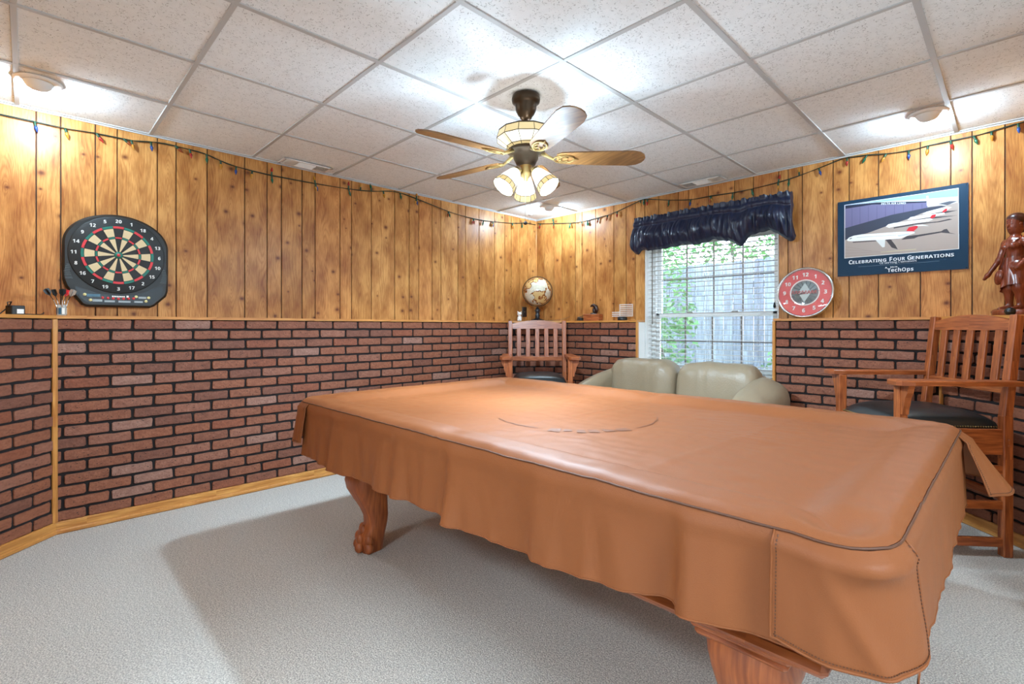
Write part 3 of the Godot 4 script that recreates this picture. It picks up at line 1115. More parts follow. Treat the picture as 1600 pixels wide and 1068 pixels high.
func cover_height(x: float, z: float, d: float) -> float:
	var rail := smoothstep(0.205, 0.10, d)
	var y := 0.768 + 0.034 * rail
	if d < 0.035:
		y -= 0.016 * pow(1.0 - d / 0.035, 2.0)
	y += 0.004 * cov_a.get_noise_2d(x * 2.2, z * 2.2) * (1.0 - 0.5 * rail)
	y += 0.0022 * cov_b.get_noise_2d(x * 5.0, z * 14.0)
	y += 0.0016 * cov_a.get_noise_2d(x * 16.0 + 9.0, z * 6.0)
	# fold lines left from packing
	y += 0.0026 * crease(x - 0.02 + 0.02 * z, 0.011)
	y += 0.0032 * crease(x - 0.72 + 0.06 * z, 0.011)
	y += 0.0014 * crease(x + 0.80, 0.016)
	y += 0.0022 * crease(z - 0.40 - 0.02 * x, 0.011)
	y += 0.0012 * crease(z + 0.30, 0.016)
	# pockets under the cloth at corners and mid sides
	for q in [Vector2(1.17, 0.67), Vector2(1.17, -0.67), Vector2(-1.17, 0.67), Vector2(-1.17, -0.67), Vector2(0, 0.70), Vector2(0, -0.70)]:
		var e: float = (Vector2(x, z) - q).length()
		y -= 0.016 * exp(-pow(e / 0.055, 2.0))
	# the near right pocket sags most
	y -= 0.016 * exp(-pow((Vector2(x, z) - Vector2(1.19, 0.70)).length() / 0.050, 2.0))
	return y

func build_table() -> void:
	var t := thing("pool_table", "cherry wood pool table with claw feet under the tan cover", "pool table", TC)
	var s := S()
	box(s, Vector3(0, 0.60, 0), Vector3(2.26, 0.26, 1.26), 0.02)
	put(s, "cabinet", M.cherry_x, t)
	s = S()
	box(s, Vector3(0, 0.465, 0), Vector3(2.32, 0.03, 1.32), 0.012)
	put(s, "apron_moulding", M.cherry_x, t)
	s = S()
	box(s, Vector3(0, 0.742, 0), Vector3(2.16, 0.03, 1.16), 0.004)
	put(s, "slate_bed", mat(c8(40, 92, 60), 0.95), t)
	for q in [[Vector3(0, 0.728, 0.68), Vector3(2.44, 0.05, 0.16)], [Vector3(0, 0.728, -0.68), Vector3(2.44, 0.05, 0.16)], [Vector3(1.17, 0.728, 0), Vector3(0.16, 0.05, 1.2)], [Vector3(-1.17, 0.728, 0), Vector3(0.16, 0.05, 1.2)]]:
		s = S()
		box(s, q[0], q[1], 0.012)
		put(s, "rail", M.cherry_x, t)
	for sx in [-1.0, 1.0]:
		for sz in [-1.0, 1.0]:
			var od := Vector3(sx, 0, sz).normalized()
			var base := Vector3(sx * 0.955, 0, sz * 0.50)
			var prof := [[0.425, 0.020, 0.098], [0.40, 0.026, 0.102], [0.37, 0.034, 0.102], [0.33, 0.034, 0.094], [0.28, 0.020, 0.078], [0.23, 0.002, 0.064], [0.185, -0.010, 0.056], [0.15, -0.010, 0.053], [0.12, 0.0, 0.057], [0.095, 0.012, 0.062], [0.05, 0.018, 0.060], [0.0, 0.018, 0.054]]
			var rings := []
			var n := 20
			for p in prof:
				var ring := []
				for k in n:
					var a: float = TAU * k / n
					var c := pow(absf(cos(a)), 0.55) * signf(cos(a))
					var d := pow(absf(sin(a)), 0.55) * signf(sin(a))
					ring.append(base + od * p[1] + Vector3(c * p[2], p[0], d * p[2]))
				rings.append(ring)
			s = S(true)
			for i in rings.size() - 1:
				var ctr: Vector3 = base + od * prof[i][1] + Vector3(0, prof[i][0], 0)
				for k in n:
					var j := (k + 1) % n
					quad(s, rings[i][k], rings[i][j], rings[i + 1][j], rings[i + 1][k], rings[i][k] - ctr)
			var leg := put(s, "leg", M.cherry, t)
			s = S()
			box(s, base + od * 0.018 + Vector3(0, 0.437, 0), Vector3(0.235, 0.022, 0.235), 0.009)
			box(s, base + od * 0.018 + Vector3(0, 0.415, 0), Vector3(0.215, 0.020, 0.215), 0.008)
			put(s, "cap_moulding", M.cherry_x, leg)
			s = S(true)
			var side := Vector3(-od.z, 0, od.x)
			for k in 5:
				var a := deg_to_rad(-100 + 50 * k)
				var dir := od * cos(a) + side * sin(a)
				var c := base + od * 0.018 + dir * 0.052
				ball(s, c + Vector3(0, 0.030, 0) + dir * 0.014, Vector3(0.024, 0.030, 0.024), 8)
				ball(s, c + Vector3(0, 0.070, 0) + dir * 0.008, Vector3(0.022, 0.030, 0.022), 8)
				ball(s, c + Vector3(0, 0.108, 0) - dir * 0.010, Vector3(0.019, 0.032, 0.019), 8)
			put(s, "claw_foot", M.cherry, leg)
	build_cover()

func build_cover() -> void:
	var t := thing("table_cover", "tan brown leatherette fitted cover draped over the pool table", "table cover", TC)
	var R := 0.11
	var ds := [0.0, 0.006, 0.014, 0.024, 0.036, 0.05]
	var d := 0.05
	while d < THZ - 0.03:
		d += 0.017
		ds.append(minf(d, THZ - 0.012))
	var rings := []
	for q in ds:
		var o: Array = outline(THX - q, THZ - q, maxf(R - q, 0.006))
		var ring := []
		for p in o[0]:
			ring.append(Vector3(p.x, cover_height(p.x, p.y, q), p.y))
		rings.append(ring)
	var s := S(true)
	var m: int = rings[0].size()
	for i in rings.size() - 1:
		for k in m:
			var j := (k + 1) % m
			quad(s, rings[i][k], rings[i][j], rings[i + 1][j], rings[i + 1][k], Vector3(0, 1, 0))
	# middle strip
	var last: Array = rings[-1]
	var far0 := 109 + 11 + 65 + 11
	for k in 108:
		quad(s, last[k], last[k + 1], last[far0 + 107 - k], last[far0 + 108 - k], Vector3(0, 1, 0))
	for k in range(109, far0):
		tri(s, last[108], last[k], last[k + 1], Vector3(0, 1, 0))
	for k in range(far0 + 109, m):
		tri(s, last[0], last[k - 1], last[k], Vector3(0, 1, 0))
	put(s, "top_sheet", M.leather, t)

	var O: Array = outline(THX, THZ, R)
	var P: Array = O[0]
	var N: Array = O[1]
	var arc := [0.0]
	for i in range(1, m):
		arc.append(arc[i - 1] + P[i].distance_to(P[i - 1]))
	var total: float = arc[m - 1] + P[m - 1].distance_to(P[0])
	var piping := S(true)
	var pp := []
	for i in m + 1:
		var k := i % m
		pp.append(Vector3(P[k].x + N[k].x * 0.003, cover_height(P[k].x, P[k].y, 0) - 0.002, P[k].y + N[k].y * 0.003))
	tube(piping, pp, 0.0026, 6, false)
	put(piping, "piping", M.leather_dark, t)

	# hanging skirt: sides first, then the overlapping corner flaps
	var at_arc := func(q: float) -> Array:
		q = fposmod(q, total)
		var lo := 0
		var hi := m - 1
		while hi - lo > 1:
			var mid := (lo + hi) / 2
			if arc[mid] <= q: lo = mid
			else: hi = mid
		var a: float = arc[lo]
		var nx2: int = lo + 1 if q <= arc[m - 1] else 0
		if q > arc[m - 1]:
			lo = m - 1
			a = arc[lo]
		var seg: float = P[lo].distance_to(P[nx2])
		var f: float = clampf((q - a) / maxf(seg, 0.00001), 0, 1)
		return [P[lo].lerp(P[nx2], f), N[lo].lerp(N[nx2], f).normalized()]
	var mids := []
	for c in [Vector2(1, 1), Vector2(1, -1), Vector2(-1, -1), Vector2(-1, 1)]:
		var best := 0
		for i in m:
			if P[i].dot(c.normalized()) > P[best].dot(c.normalized()):
				best = i
		mids.append(arc[best])
	# corner order along the outline: near-right, far-right, far-left, near-left
	var half := 0.155
	var hang := func(q: float, v: float, gap: float, length: float, flare: float, folds: float) -> Vector3:
		var pn: Array = at_arc.call(q)
		var p: Vector2 = pn[0]
		var n: Vector2 = pn[1]
		var w1: float = cov_a.get_noise_2d(q * 3.1 + 3.0, 5.0)
		var w2: float = cov_b.get_noise_2d(q * 8.0, 20.0 + v * 0.6)
		var w3: float = cov_b.get_noise_2d(q * 1.3, 50.0)
		var out := 0.003 + gap * smoothstep(0.0, 0.16, v) + flare * v + folds * (0.042 * w1 + 0.022 * w2) * pow(v, 1.15) + folds * 0.012 * w3 * v
		out = maxf(out, 0.003 + gap * 0.6 * smoothstep(0.0, 0.16, v) - 0.010 * v)
		out += 0.010 * sin(PI * minf(v * 5.0, 1.0)) * 0.6
		if n.y > 0.9:
			# broad folds of the long near side
			for fd in [[-0.78, 0.020, 0.03, 0.12], [-0.24, 0.024, 0.03, 0.10], [0.10, 0.036, 0.025, 0.09], [0.50, 0.026, 0.04, 0.12], [0.93, 0.050, 0.022, 0.085]]:
				var e: float = p.x - fd[0]
				var wd: float = fd[2] if e < 0.0 else fd[3]
				out += fd[1] * exp(-pow(e / wd, 2.0)) * pow(v, 0.75) * minf(folds * 1.5, 1.0)
				out -= fd[1] * 0.35 * exp(-pow((e + fd[2] * 2.6) / (fd[2] * 1.6), 2.0)) * v * minf(folds * 1.5, 1.0)
			out = maxf(out, -0.012)
		if n.y > 0.9:
			length -= 0.048 * smoothstep(0.30, 1.0, p.x) * minf(folds * 2.0, 1.0) if gap < 0.01 else 0.0
		var L: float = length + folds * 0.022 * cov_a.get_noise_2d(q * 1.4, 80.0)
		var y0 := cover_height(p.x, p.y, 0) - 0.004
		return Vector3(p.x + n.x * out, y0 - L * v, p.y + n.y * out)
	for k in 4:
		var a: float = mids[k] + half - 0.05
		var b: float = mids[(k + 1) % 4] - half + 0.05
		if b < a:
			b += total
		s = S(true)
		var amp := 0.22 if k == 0 else 0.6
		var nseg := 150 if k % 2 == 1 else 90
		grid(s, nseg, 14, func(u: float, v: float): return hang.call(lerpf(a, b, u), v, 0.004, 0.262, 0.012, amp), func(p: Vector3): return Vector3(p.x / THX, 0, p.z / THZ))
		var sk := put(s, "side_skirt", M.leather, t)
		var hem := S(true)
		var hp := []
		for i in nseg + 1:
			hp.append(hang.call(lerpf(a, b, float(i) / nseg), 1.0, 0.004, 0.262, 0.012, amp))
		tube(hem, hp, 0.0022, 5)
		put(hem, "hem", M.leather, sk)
	var flares := [0.004, 0.12, 0.03, 0.03]
	var spans_a := [0.155, 0.20, 0.155, 0.155]
	var spans_b := [0.10, 0.17, 0.155, 0.155]
	for k in 4:
		var c: float = mids[k]
		var fl: float = flares[k]
		s = S(true)
		var f := func(u: float, v: float) -> Vector3:
			var q: float = c + lerpf(-spans_a[k], spans_b[k], u)
			var bow := sin(PI * u)
			var p: Vector3 = hang.call(q, v, 0.014, 0.194 + 0.010 * bow, fl * (0.45 + 0.55 * bow) + 0.012, 0.35)
			if k == 0:
				# lip of the pocket bulging under the seam
				var lip := exp(-pow((u - 0.58) / 0.20, 2.0)) * exp(-pow((v - 0.13) / 0.10, 2.0))
				p += Vector3(0.707, 0, 0.707) * 0.020 * lip
				# one long diagonal crease
				p += Vector3(0.5, 0, 0.86) * 0.012 * exp(-pow((u - 0.22 - 0.42 * v) / 0.07, 2.0)) * v
			return p
		grid(s, 44, 16, f, func(p: Vector3): return Vector3(p.x, 0, p.z))
		var flap := put(s, "corner_flap", M.leather, t)
		var hem := S(true)
		var hp := []
		for i in 10:
			hp.append(f.call(0.0, i / 10.0))
		for i in 45:
			hp.append(f.call(i / 44.0, 1.0))
		for i in 10:
			hp.append(f.call(1.0, 1.0 - (i + 1) / 10.0))
		tube(hem, hp, 0.0028, 5)
		put(hem, "hem", M.leather, flap)
		# stitches just inside the hem
		var stc := S()
		for i in range(1, 60):
			var u := i / 60.0
			var p0: Vector3 = f.call(u, 0.965)
			var p1: Vector3 = f.call(u + 0.009, 0.965)
			var o := Vector3(p0.x, 0, p0.z).normalized() * 0.0012
			bar(stc, p0 + o, p1 + o, 0.0016, 0.0016)
		for i in range(1, 30):
			var v := i / 30.0
			for uu in [0.028, 0.972]:
				var p0: Vector3 = f.call(uu, v)
				var p1: Vector3 = f.call(uu, v + 0.018)
				var o := Vector3(p0.x, 0, p0.z).normalized() * 0.0012
				bar(stc, p0 + o, p1 + o, 0.0016, 0.0016, 0.0, Vector3(0.6, 0, 0.8))
		put(stc, "stitching", M.leather_dark, flap)
	# emblem printed on the top: lettering blocks along an arc, with a peaked figure inside it
	var lay := func(x: float, z: float) -> Vector3:
		var dd := minf(THX - absf(x), THZ - absf(z))
		return Vector3(x, cover_height(x, z, dd) + 0.0019, z)
	var spans := [[68, 61, 0.9], [59, 54, 0.55], [51, 46, 1.0], [44, 38, 1.0], [35, 28, 0.9], [26, 17, 0.75]]
	for q in spans:
		s = S(true)
		grid(s, 8, 6, func(u: float, v: float):
			var a := deg_to_rad(lerpf(q[0], q[1], u))
			var r: float = 0.345 + 0.055 * v * q[2]
			return lay.call(cos(a) * r, sin(a) * r), Vector3(0, 1, 0))
		put(s, "emblem_letter", M.leather_print, t)
	for q in [[120.0, 76.0, 0.36, 0.366], [10.0, -34.0, 0.36, 0.366]]:
		s = S(true)
		grid(s, 16, 1, func(u: float, v: float):
			var a := deg_to_rad(lerpf(q[0], q[1], u))
			var r: float = lerpf(q[2], q[3], v)
			return lay.call(cos(a) * r, sin(a) * r), Vector3(0, 1, 0))
		put(s, "emblem_arc", M.leather_print, t)

# ------------------------------------------------------------------ tall spectator chairs
func build_chair(label: String, at: Vector3, turn: float) -> void:
	var t := thing("spectator_chair", label, "chair", at, turn, "tall wooden chairs")
	var w := 0.295
	var zb := -0.25
	var zf := 0.25
	var s: SurfaceTool
	for sx in [-1.0, 1.0]:
		s = S()
		var x: float = sx * (w - 0.02)
		bar(s, Vector3(x, 0, zb), Vector3(x, 0.72, zb), 0.042, 0.046, 0.004)
		bar(s, Vector3(x, 0.715, zb + 0.001), Vector3(x, 1.235, zb - 0.055), 0.042, 0.042, 0.004)
		put(s, "rear_post", M.cherry, t)
		s = S()
		bar(s, Vector3(x, 0, zf), Vector3(x, 0.876, zf), 0.045, 0.045, 0.004)
		var lg := put(s, "front_leg", M.cherry, t)
		# curved bracket outside and in front of the leg
		var prof := PackedVector2Array([Vector2(0, 0), Vector2(0.006, 0), Vector2(0.016, -0.0), Vector2(0.020, 0.03), Vector2(0.030, 0.06), Vector2(0.036, 0.09), Vector2(0.052, 0.115), Vector2(0.055, 0.135), Vector2(0.066, 0.155), Vector2(0, 0.155)])
		s = S()
		prism(s, prof, 0.030, 0.0, Basis(Vector3(sx, 0, 0), Vector3(0, 1, 0), Vector3(0, 0, sx)), Vector3(x + sx * 0.022, 0.722, zf - sx * 0.015))
		put(s, "bracket", M.cherry, lg)
		# arm
		var ap := PackedVector2Array()
		for q in [[-0.052, 0.30], [-0.060, 0.24], [-0.056, 0.10], [-0.045, -0.05], [-0.040, -0.28], [0.040, -0.28], [0.045, -0.05], [0.056, 0.10], [0.060, 0.24], [0.052, 0.30], [0.035, 0.318], [-0.035, 0.318]]:
			ap.append(Vector2(q[0], q[1]))
		s = S()
		prism(s, ap, 0.026, 0.004, Basis(Vector3(1, 0, 0), Vector3(0, 0, 1), Vector3(0, -1, 0)) * Basis.from_scale(Vector3(1, 1, -1)), Vector3(sx * 0.312, 0.876, 0.0))
		put(s, "arm", M.cherry_x, t)
		# side rails
		for q in [[0.585, 0.13, 0.024], [0.442, 0.045, 0.022], [0.262, 0.042, 0.024], [0.072, 0.045, 0.024]]:
			s = S()
			bar(s, Vector3(x, q[0], zb + 0.02), Vector3(x, q[0], zf - 0.02), q[2], q[1], 0.003)
			put(s, "side_rail", M.cherry_x, t)
		for y in [0.60, 0.57]:
			for z in [zb, zf]:
				s = S(true)
				lathe(s, [Vector2(0.006, 0), Vector2(0.005, 0.003), Vector2(0, 0.004)], 10, Vector3(sx * (w + 0.0015), y, z), Basis(Vector3(0, 0, 1), -sx * PI / 2))
				put(s, "peg", M.cherry, t)
	for q in [[zf, 0.585, 0.13], [zb, 0.585, 0.13], [zf, 0.30, 0.05], [zb, 0.30, 0.04], [zf, 0.10, 0.04]]:
		s = S()
		box(s, Vector3(0, q[1], q[0]), Vector3(w * 2 - 0.08, q[2], 0.024), 0.003)
		put(s, "cross_rail", M.cherry_x, t)
	s = S()
	box(s, Vector3(0, 0.335, zf + 0.03), Vector3(w * 2 - 0.02, 0.022, 0.075), 0.006)
	put(s, "footrest", M.cherry_x, t)
	# back: lean follows the posts
	var lean := func(y: float) -> float: return zb - 0.055 * (y - 0.715) / 0.52
	s = S()
	grid(s, 16, 1, func(u: float, v: float):
		var y := lerpf(1.155, 1.208 + 0.034 * sin(PI * u), v)
		return Vector3((u - 0.5) * (w * 2 - 0.08), y, lean.call(y) + 0.014), Vector3(0, 0, 1))
	grid(s, 16, 1, func(u: float, v: float):
		var y := lerpf(1.155, 1.208 + 0.034 * sin(PI * u), v)
		return Vector3((u - 0.5) * (w * 2 - 0.08), y, lean.call(y) - 0.014), Vector3(0, 0, -1))
	grid(s, 16, 1, func(u: float, v: float):
		var y := 1.208 + 0.034 * sin(PI * u)
		return Vector3((u - 0.5) * (w * 2 - 0.08), y, lean.call(y) + lerpf(0.014, -0.014, v)), Vector3(0, 1, 0))
	grid(s, 1, 1, func(u: float, v: float): return Vector3((u - 0.5) * (w * 2 - 0.08), 1.155, lean.call(1.155) + lerpf(0.014, -0.014, v)), Vector3(0, -1, 0))
	put(s, "top_rail", M.cherry_x, t)
	s = S()
	box(s, Vector3(0, 0.852, lean.call(0.852)), Vector3(w * 2 - 0.08, 0.045, 0.026), 0.003)
	put(s, "lower_back_rail", M.cherry_x, t)
	for k in 5:
		s = S()
		var x := (k - 2) * 0.0935
		bar(s, Vector3(x, 0.87, lean.call(0.87)), Vector3(x, 1.158, lean.call(1.158)), 0.044, 0.016, 0.003)
		put(s, "slat", M.cherry, t)
	# padded seat with a row of nail heads
	s = S(true)
	var hw := w - 0.045
	grid(s, 28, 28, func(u: float, v: float):
		var a := (u - 0.5) * 2.0
		var b := (v - 0.5) * 2.0
		var h := (1.0 - pow(absf(a), 3.5)) * (1.0 - pow(absf(b), 3.5))
		return Vector3(a * hw, 0.652 + 0.085 * pow(maxf(h, 0.0), 0.42), b * 0.255 + 0.0), Vector3(0, 1, 0))
	var seat := put(s, "seat_cushion", M.seat, t)
	s = S()
	box(s, Vector3(0, 0.648, 0), Vector3(hw * 2, 0.012, 0.51), 0.002)
	put(s, "seat_base", M.black, seat)
	s = S(true)
	for i in 40:
		for sx in [-1.0, 1.0]:
			ball(s, Vector3(sx * (hw + 0.0), 0.656, lerpf(-0.24, 0.24, i / 39.0)), Vector3(0.004, 0.004, 0.004), 4)
			ball(s, Vector3(lerpf(-hw + 0.01, hw - 0.01, i / 39.0), 0.656, sx * 0.255), Vector3(0.004, 0.004, 0.004), 4)
	var nl := put(s, "nail_heads", M.brass, seat)
	nl.set_meta("kind", "stuff")

# ------------------------------------------------------------------ sofa
func build_sofa() -> void:
	var t := thing("loveseat", "taupe leather loveseat with plump back cushions under the window", "sofa", Vector3(1.99, 0, 0.56))
	var nz := noise(401, 0.035, 3)
	var nzb := noise(402, 0.012, 2)
	var s := S()
	box(s, Vector3(0, 0.20, 0.02), Vector3(1.40, 0.30, 0.72), 0.03)
	put(s, "base", M.sofa, t)
	s = S()
	box(s, Vector3(0, 0.50, -0.29), Vector3(1.30, 0.60, 0.14), 0.05)
	put(s, "back_frame", M.sofa, t)
	for sx in [-1.0, 1.0]:
		for z in [-0.28, 0.33]:
			s = S(true)
			lathe(s, [Vector2(0.0, 0), Vector2(0.022, 0), Vector2(0.028, 0.06), Vector2(0, 0.06)], 10, Vector3(sx * 0.62, 0, z))
			put(s, "foot", M.black, t)
		s = S(true)
		puff(s, Vector3(sx * 0.325, 0.43, 0.10), Vector3(0.325, 0.10, 0.34), 0.45, 0.35, nz, 0.015)
		put(s, "seat_cushion", M.sofa, t)
		# back cushion: rolls over the top, creases run to the ends
		s = S(true)
		var n := 40
		grid(s, n * 2, n, func(u: float, v: float):
			var a := TAU * u
			var x := sin((v - 0.5) * PI)
			var end := pow(maxf(1.0 - pow(absf(x), 7.0), 0.0), 0.42)
			var e2 := 0.62
			var cy: float = signf(cos(a)) * pow(absf(cos(a)), e2)
			var cz: float = signf(sin(a)) * pow(absf(sin(a)), e2)
			var ka := cos(a) * 26.0
			var kb := sin(a) * 26.0
			var pl := 1.0 + 0.07 * nz.get_noise_3d(ka + sx * 50.0, kb, x * 30.0) * absf(x) + 0.075 * nzb.get_noise_3d(x * 120.0 + sx * 90.0, ka * 0.4, kb * 0.4) + 0.030 * nz.get_noise_3d(x * 190.0 + sx * 17.0, ka * 0.5, kb * 0.5)
			var y := 0.715 + cy * 0.185 * end * pl - 0.02 * x * x
			var z := -0.14 + cz * 0.135 * end * pl - 0.10 * (y - 0.70)
			return Vector3(sx * 0.318 + x * 0.318, y, z), func(p: Vector3): return p - Vector3(sx * 0.318, 0.71, -0.14))
		put(s, "back_cushion", M.sofa, t)
		# arm: sloping pillow over an upright side panel
		s = S()
		box(s, Vector3(sx * 0.705, 0.32, 0.03), Vector3(0.13, 0.56, 0.76), 0.05)
		var side := put(s, "arm_panel", M.sofa, t)
		s = S(true)
		grid(s, 56, 40, func(u: float, v: float):
			var a := TAU * u
			var z := sin((v - 0.5) * PI)
			var end := pow(maxf(1.0 - pow(absf(z), 4.0), 0.0), 0.45)
			var e2 := 0.7
			var cx: float = signf(cos(a)) * pow(absf(cos(a)), e2)
			var cy: float = signf(sin(a)) * pow(absf(sin(a)), e2)
			var pl := 1.0 + 0.05 * nz.get_noise_3d(cos(a) * 24.0, sin(a) * 24.0, z * 50.0 + sx * 33.0)
			var drop := 0.10 * smoothstep(-0.6, 1.0, z)
			return Vector3(sx * 0.690 + cx * 0.115 * end * pl, 0.665 - drop + cy * 0.125 * end * pl - sx * cx * 0.045, 0.03 + z * 0.40), func(p: Vector3): return p - Vector3(sx * 0.690, 0.62, 0.03))
		put(s, "arm_pillow", M.sofa, side)

# ------------------------------------------------------------------ ceiling fan
func lamp_glass(c: Color, e: float) -> StandardMaterial3D:
	var m := mat(Color(c.r * 0.5, c.g * 0.5, c.b * 0.5), 0.4)
	m.emission_enabled = true
	m.emission = c
	m.emission_energy_multiplier = e
	return m

func build_fan() -> void:
	var t := thing("ceiling_fan", "bronze ceiling fan with five wooden blades and leaded glass shades", "ceiling fan", Vector3(2.08, CEIL, 2.335))
	var Y := func(y: float) -> float: return y - CEIL
	var s := S(true)
	lathe(s, [Vector2(0.0, -0.132), Vector2(0.016, -0.132), Vector2(0.030, -0.122), Vector2(0.034, -0.112), Vector2(0.045, -0.100), Vector2(0.056, -0.075), Vector2(0.058, -0.050), Vector2(0.064, -0.044), Vector2(0.074, -0.036), Vector2(0.077, -0.020), Vector2(0.073, -0.002), Vector2(0.0, -0.001)], 32)
	put(s, "canopy", M.bronze, t)
	s = S(true)
	lathe(s, [Vector2(0.011, -0.19), Vector2(0.011, -0.12)], 12)
	lathe(s, [Vector2(0.060, -0.200), Vector2(0.034, -0.186), Vector2(0.022, -0.165), Vector2(0.020, -0.152), Vector2(0.011, -0.148)], 20)
	put(s, "downrod", M.bronze, t)
	# leaded glass bowl round the motor
	var cream := lamp_glass(Color(1.0, 0.93, 0.76), 0.52)
	var amber := lamp_glass(Color(0.96, 0.87, 0.64), 0.40)
	var n := 12
	var rings := [[0.088, Y.call(2.126)], [0.105, Y.call(2.138)], [0.160, Y.call(2.176)], [0.146, Y.call(2.220)]]
	var bowl := Node3D.new()
	bowl.name = "glass_bowl"
	t.add_child(bowl)
	for k in n:
		var a0 := TAU * k / n
		var a1 := TAU * (k + 1) / n
		for i in 3:
			s = S()
			var q := []
			for pr in [[i, a0], [i, a1], [i + 1, a1], [i + 1, a0]]:
				q.append(Vector3(cos(pr[1]) * rings[pr[0]][0], rings[pr[0]][1], sin(pr[1]) * rings[pr[0]][0]))
			var o := Vector3(cos((a0 + a1) / 2), -0.3, sin((a0 + a1) / 2))
			quad(s, q[0], q[1], q[2], q[3], o)
			var inn := []
			for p in q:
				inn.append(p - o * 0.003)
			quad(s, inn[0], inn[1], inn[2], inn[3], -o)
			put(s, "glass_pane", amber if i != 1 else cream, bowl)
	s = S(true)
	for i in 4:
		var ring := []
		for k in n + 1:
			ring.append(Vector3(cos(TAU * k / n) * rings[i][0], rings[i][1], sin(TAU * k / n) * rings[i][0]))
		tube(s, ring, 0.0022 if i < 3 else 0.0035, 6)
	for k in n:
		var a := TAU * k / n
		var ln := []
		for i in 4:
			ln.append(Vector3(cos(a) * rings[i][0], rings[i][1], sin(a) * rings[i][0]))
		tube(s, ln, 0.0018, 5)
	put(s, "lead_came", M.bronze, bowl)
	s = S(true)
	lathe(s, [Vector2(0.0, Y.call(2.036)), Vector2(0.030, Y.call(2.036)), Vector2(0.050, Y.call(2.042)), Vector2(0.056, Y.call(2.056)), Vector2(0.066, Y.call(2.074)), Vector2(0.068, Y.call(2.092)), Vector2(0.080, Y.call(2.100)), Vector2(0.100, Y.call(2.108)), Vector2(0.102, Y.call(2.116)), Vector2(0.090, Y.call(2.128)), Vector2(0.060, Y.call(2.20)), Vector2(0.020, Y.call(2.222)), Vector2(0, Y.call(2.222))], 32)
	put(s, "motor_housing", M.bronze, t)
	# blades
	var wood := tri_map(mat(Color.WHITE, 0.42), Vector3(2.4, 2.4, 2.4))
	wood.albedo_texture = grain_texture(c8(92, 60, 30), c8(150, 106, 60), 256, 91, true)
	var bp := PackedVector2Array()
	for q in [[0.165, -0.035], [0.19, -0.050], [0.24, -0.056], [0.40, -0.064], [0.56, -0.068], [0.605, -0.058], [0.630, -0.036], [0.640, -0.012], [0.640, 0.012], [0.630, 0.036], [0.605, 0.058], [0.56, 0.068], [0.40, 0.064], [0.24, 0.056], [0.19, 0.050], [0.165, 0.035]]:
		bp.append(Vector2(q[0], q[1]))
	for k in 5:
		# local x points along the blade
		var a := deg_to_rad(26.0 + 72.0 * k)
		var dir := Vector3(cos(a), 0, sin(a))
		var B := Basis(dir, Vector3(0, 1, 0), dir.cross(Vector3(0, 1, 0)))
		var tilt := B * Basis(Vector3(1, 0, 0), deg_to_rad(-13.0))
		var o := Vector3(0, Y.call(2.082), 0)
		s = S()
		prism(s, bp, 0.007, 0.0015, tilt * Basis(Vector3(1, 0, 0), PI / 2), o + Vector3(0, 0.002, 0))
		var bl := put(s, "blade", wood, t)
		s = S(true)
		# scrolled iron: arm, outer loop, inner scroll, tip
		tube(s, [o + B * Vector3(0.085, 0.026, 0), o + B * Vector3(0.12, 0.006, 0), o + B * Vector3(0.155, -0.010, 0)], [0.013, 0.009, 0.008], 8)
		var loop := []
		for i in 25:
			var q := TAU * i / 24.0
			loop.append(o + tilt * Vector3(0.205 - 0.055 * cos(q), -0.0085, 0.034 * sin(q)))
		tube(s, loop, 0.0052, 6)
		for sg in [-1.0, 1.0]:
			var sc := []
			for i in 14:
				var q := i / 13.0 * 4.6
				var r := 0.022 * (1.0 - i / 20.0)
				sc.append(o + tilt * Vector3(0.195 + r * cos(q) * 1.4, -0.010, sg * (0.012 + r * sin(q) * 0.6)))
			tube(s, sc, 0.0040, 6)
		tube(s, [o + tilt * Vector3(0.255, -0.008, 0), o + tilt * Vector3(0.285, -0.008, 0)], [0.008, 0.001], 6)
		put(s, "blade_iron", M.brass, bl)
	# light kit
	s = S(true)
	lathe(s, [Vector2(0.0, Y.call(1.955)), Vector2(0.010, Y.call(1.958)), Vector2(0.014, Y.call(1.972)), Vector2(0.026, Y.call(1.985)), Vector2(0.030, Y.call(2.005)), Vector2(0.024, Y.call(2.025)), Vector2(0.034, Y.call(2.037))], 24)
	put(s, "light_fitter", M.brass, t)
	var away := atan2(-0.7004, -0.7137)
	var shade_m := lamp_glass(Color(0.97, 0.95, 0.90), 0.56)
	var band_m := lamp_glass(Color(0.92, 0.80, 0.54), 0.45)
	for k in 3:
		var a := away + TAU * k / 3
		var h := Vector3(cos(a), 0, sin(a))
		var ax := (Vector3(0, -1, 0) * cos(deg_to_rad(40)) + h * sin(deg_to_rad(40))).normalized()
		var root := Vector3(0, Y.call(2.005), 0) + h * 0.055
		# basis with y along the shade axis
		var sx := ax.cross(Vector3(0, 1, 0)).normalized()
		var B := Basis(sx, ax, sx.cross(ax))
		s = S(true)
		tube(s, [Vector3(0, Y.call(2.005), 0) + h * 0.02, Vector3(0, Y.call(2.014), 0) + h * 0.04, root], 0.007, 8)
		lathe(s, [Vector2(0.0, -0.012), Vector2(0.020, -0.010), Vector2(0.026, 0.004), Vector2(0.026, 0.020)], 16, root, B)
		put(s, "lamp_arm", M.brass, t)
		var sh := Node3D.new()
		sh.name = "lamp_shade"
		t.add_child(sh, true)
		s = S()
		lathe(s, [Vector2(0.026, 0.006), Vector2(0.034, 0.020), Vector2(0.046, 0.060), Vector2(0.055, 0.098)], 12, root, B)
		put(s, "glass", shade_m, sh)
		s = S()
		lathe(s, [Vector2(0.055, 0.098), Vector2(0.063, 0.130)], 12, root, B)
		put(s, "glass_band", band_m, sh)
		s = S(true)
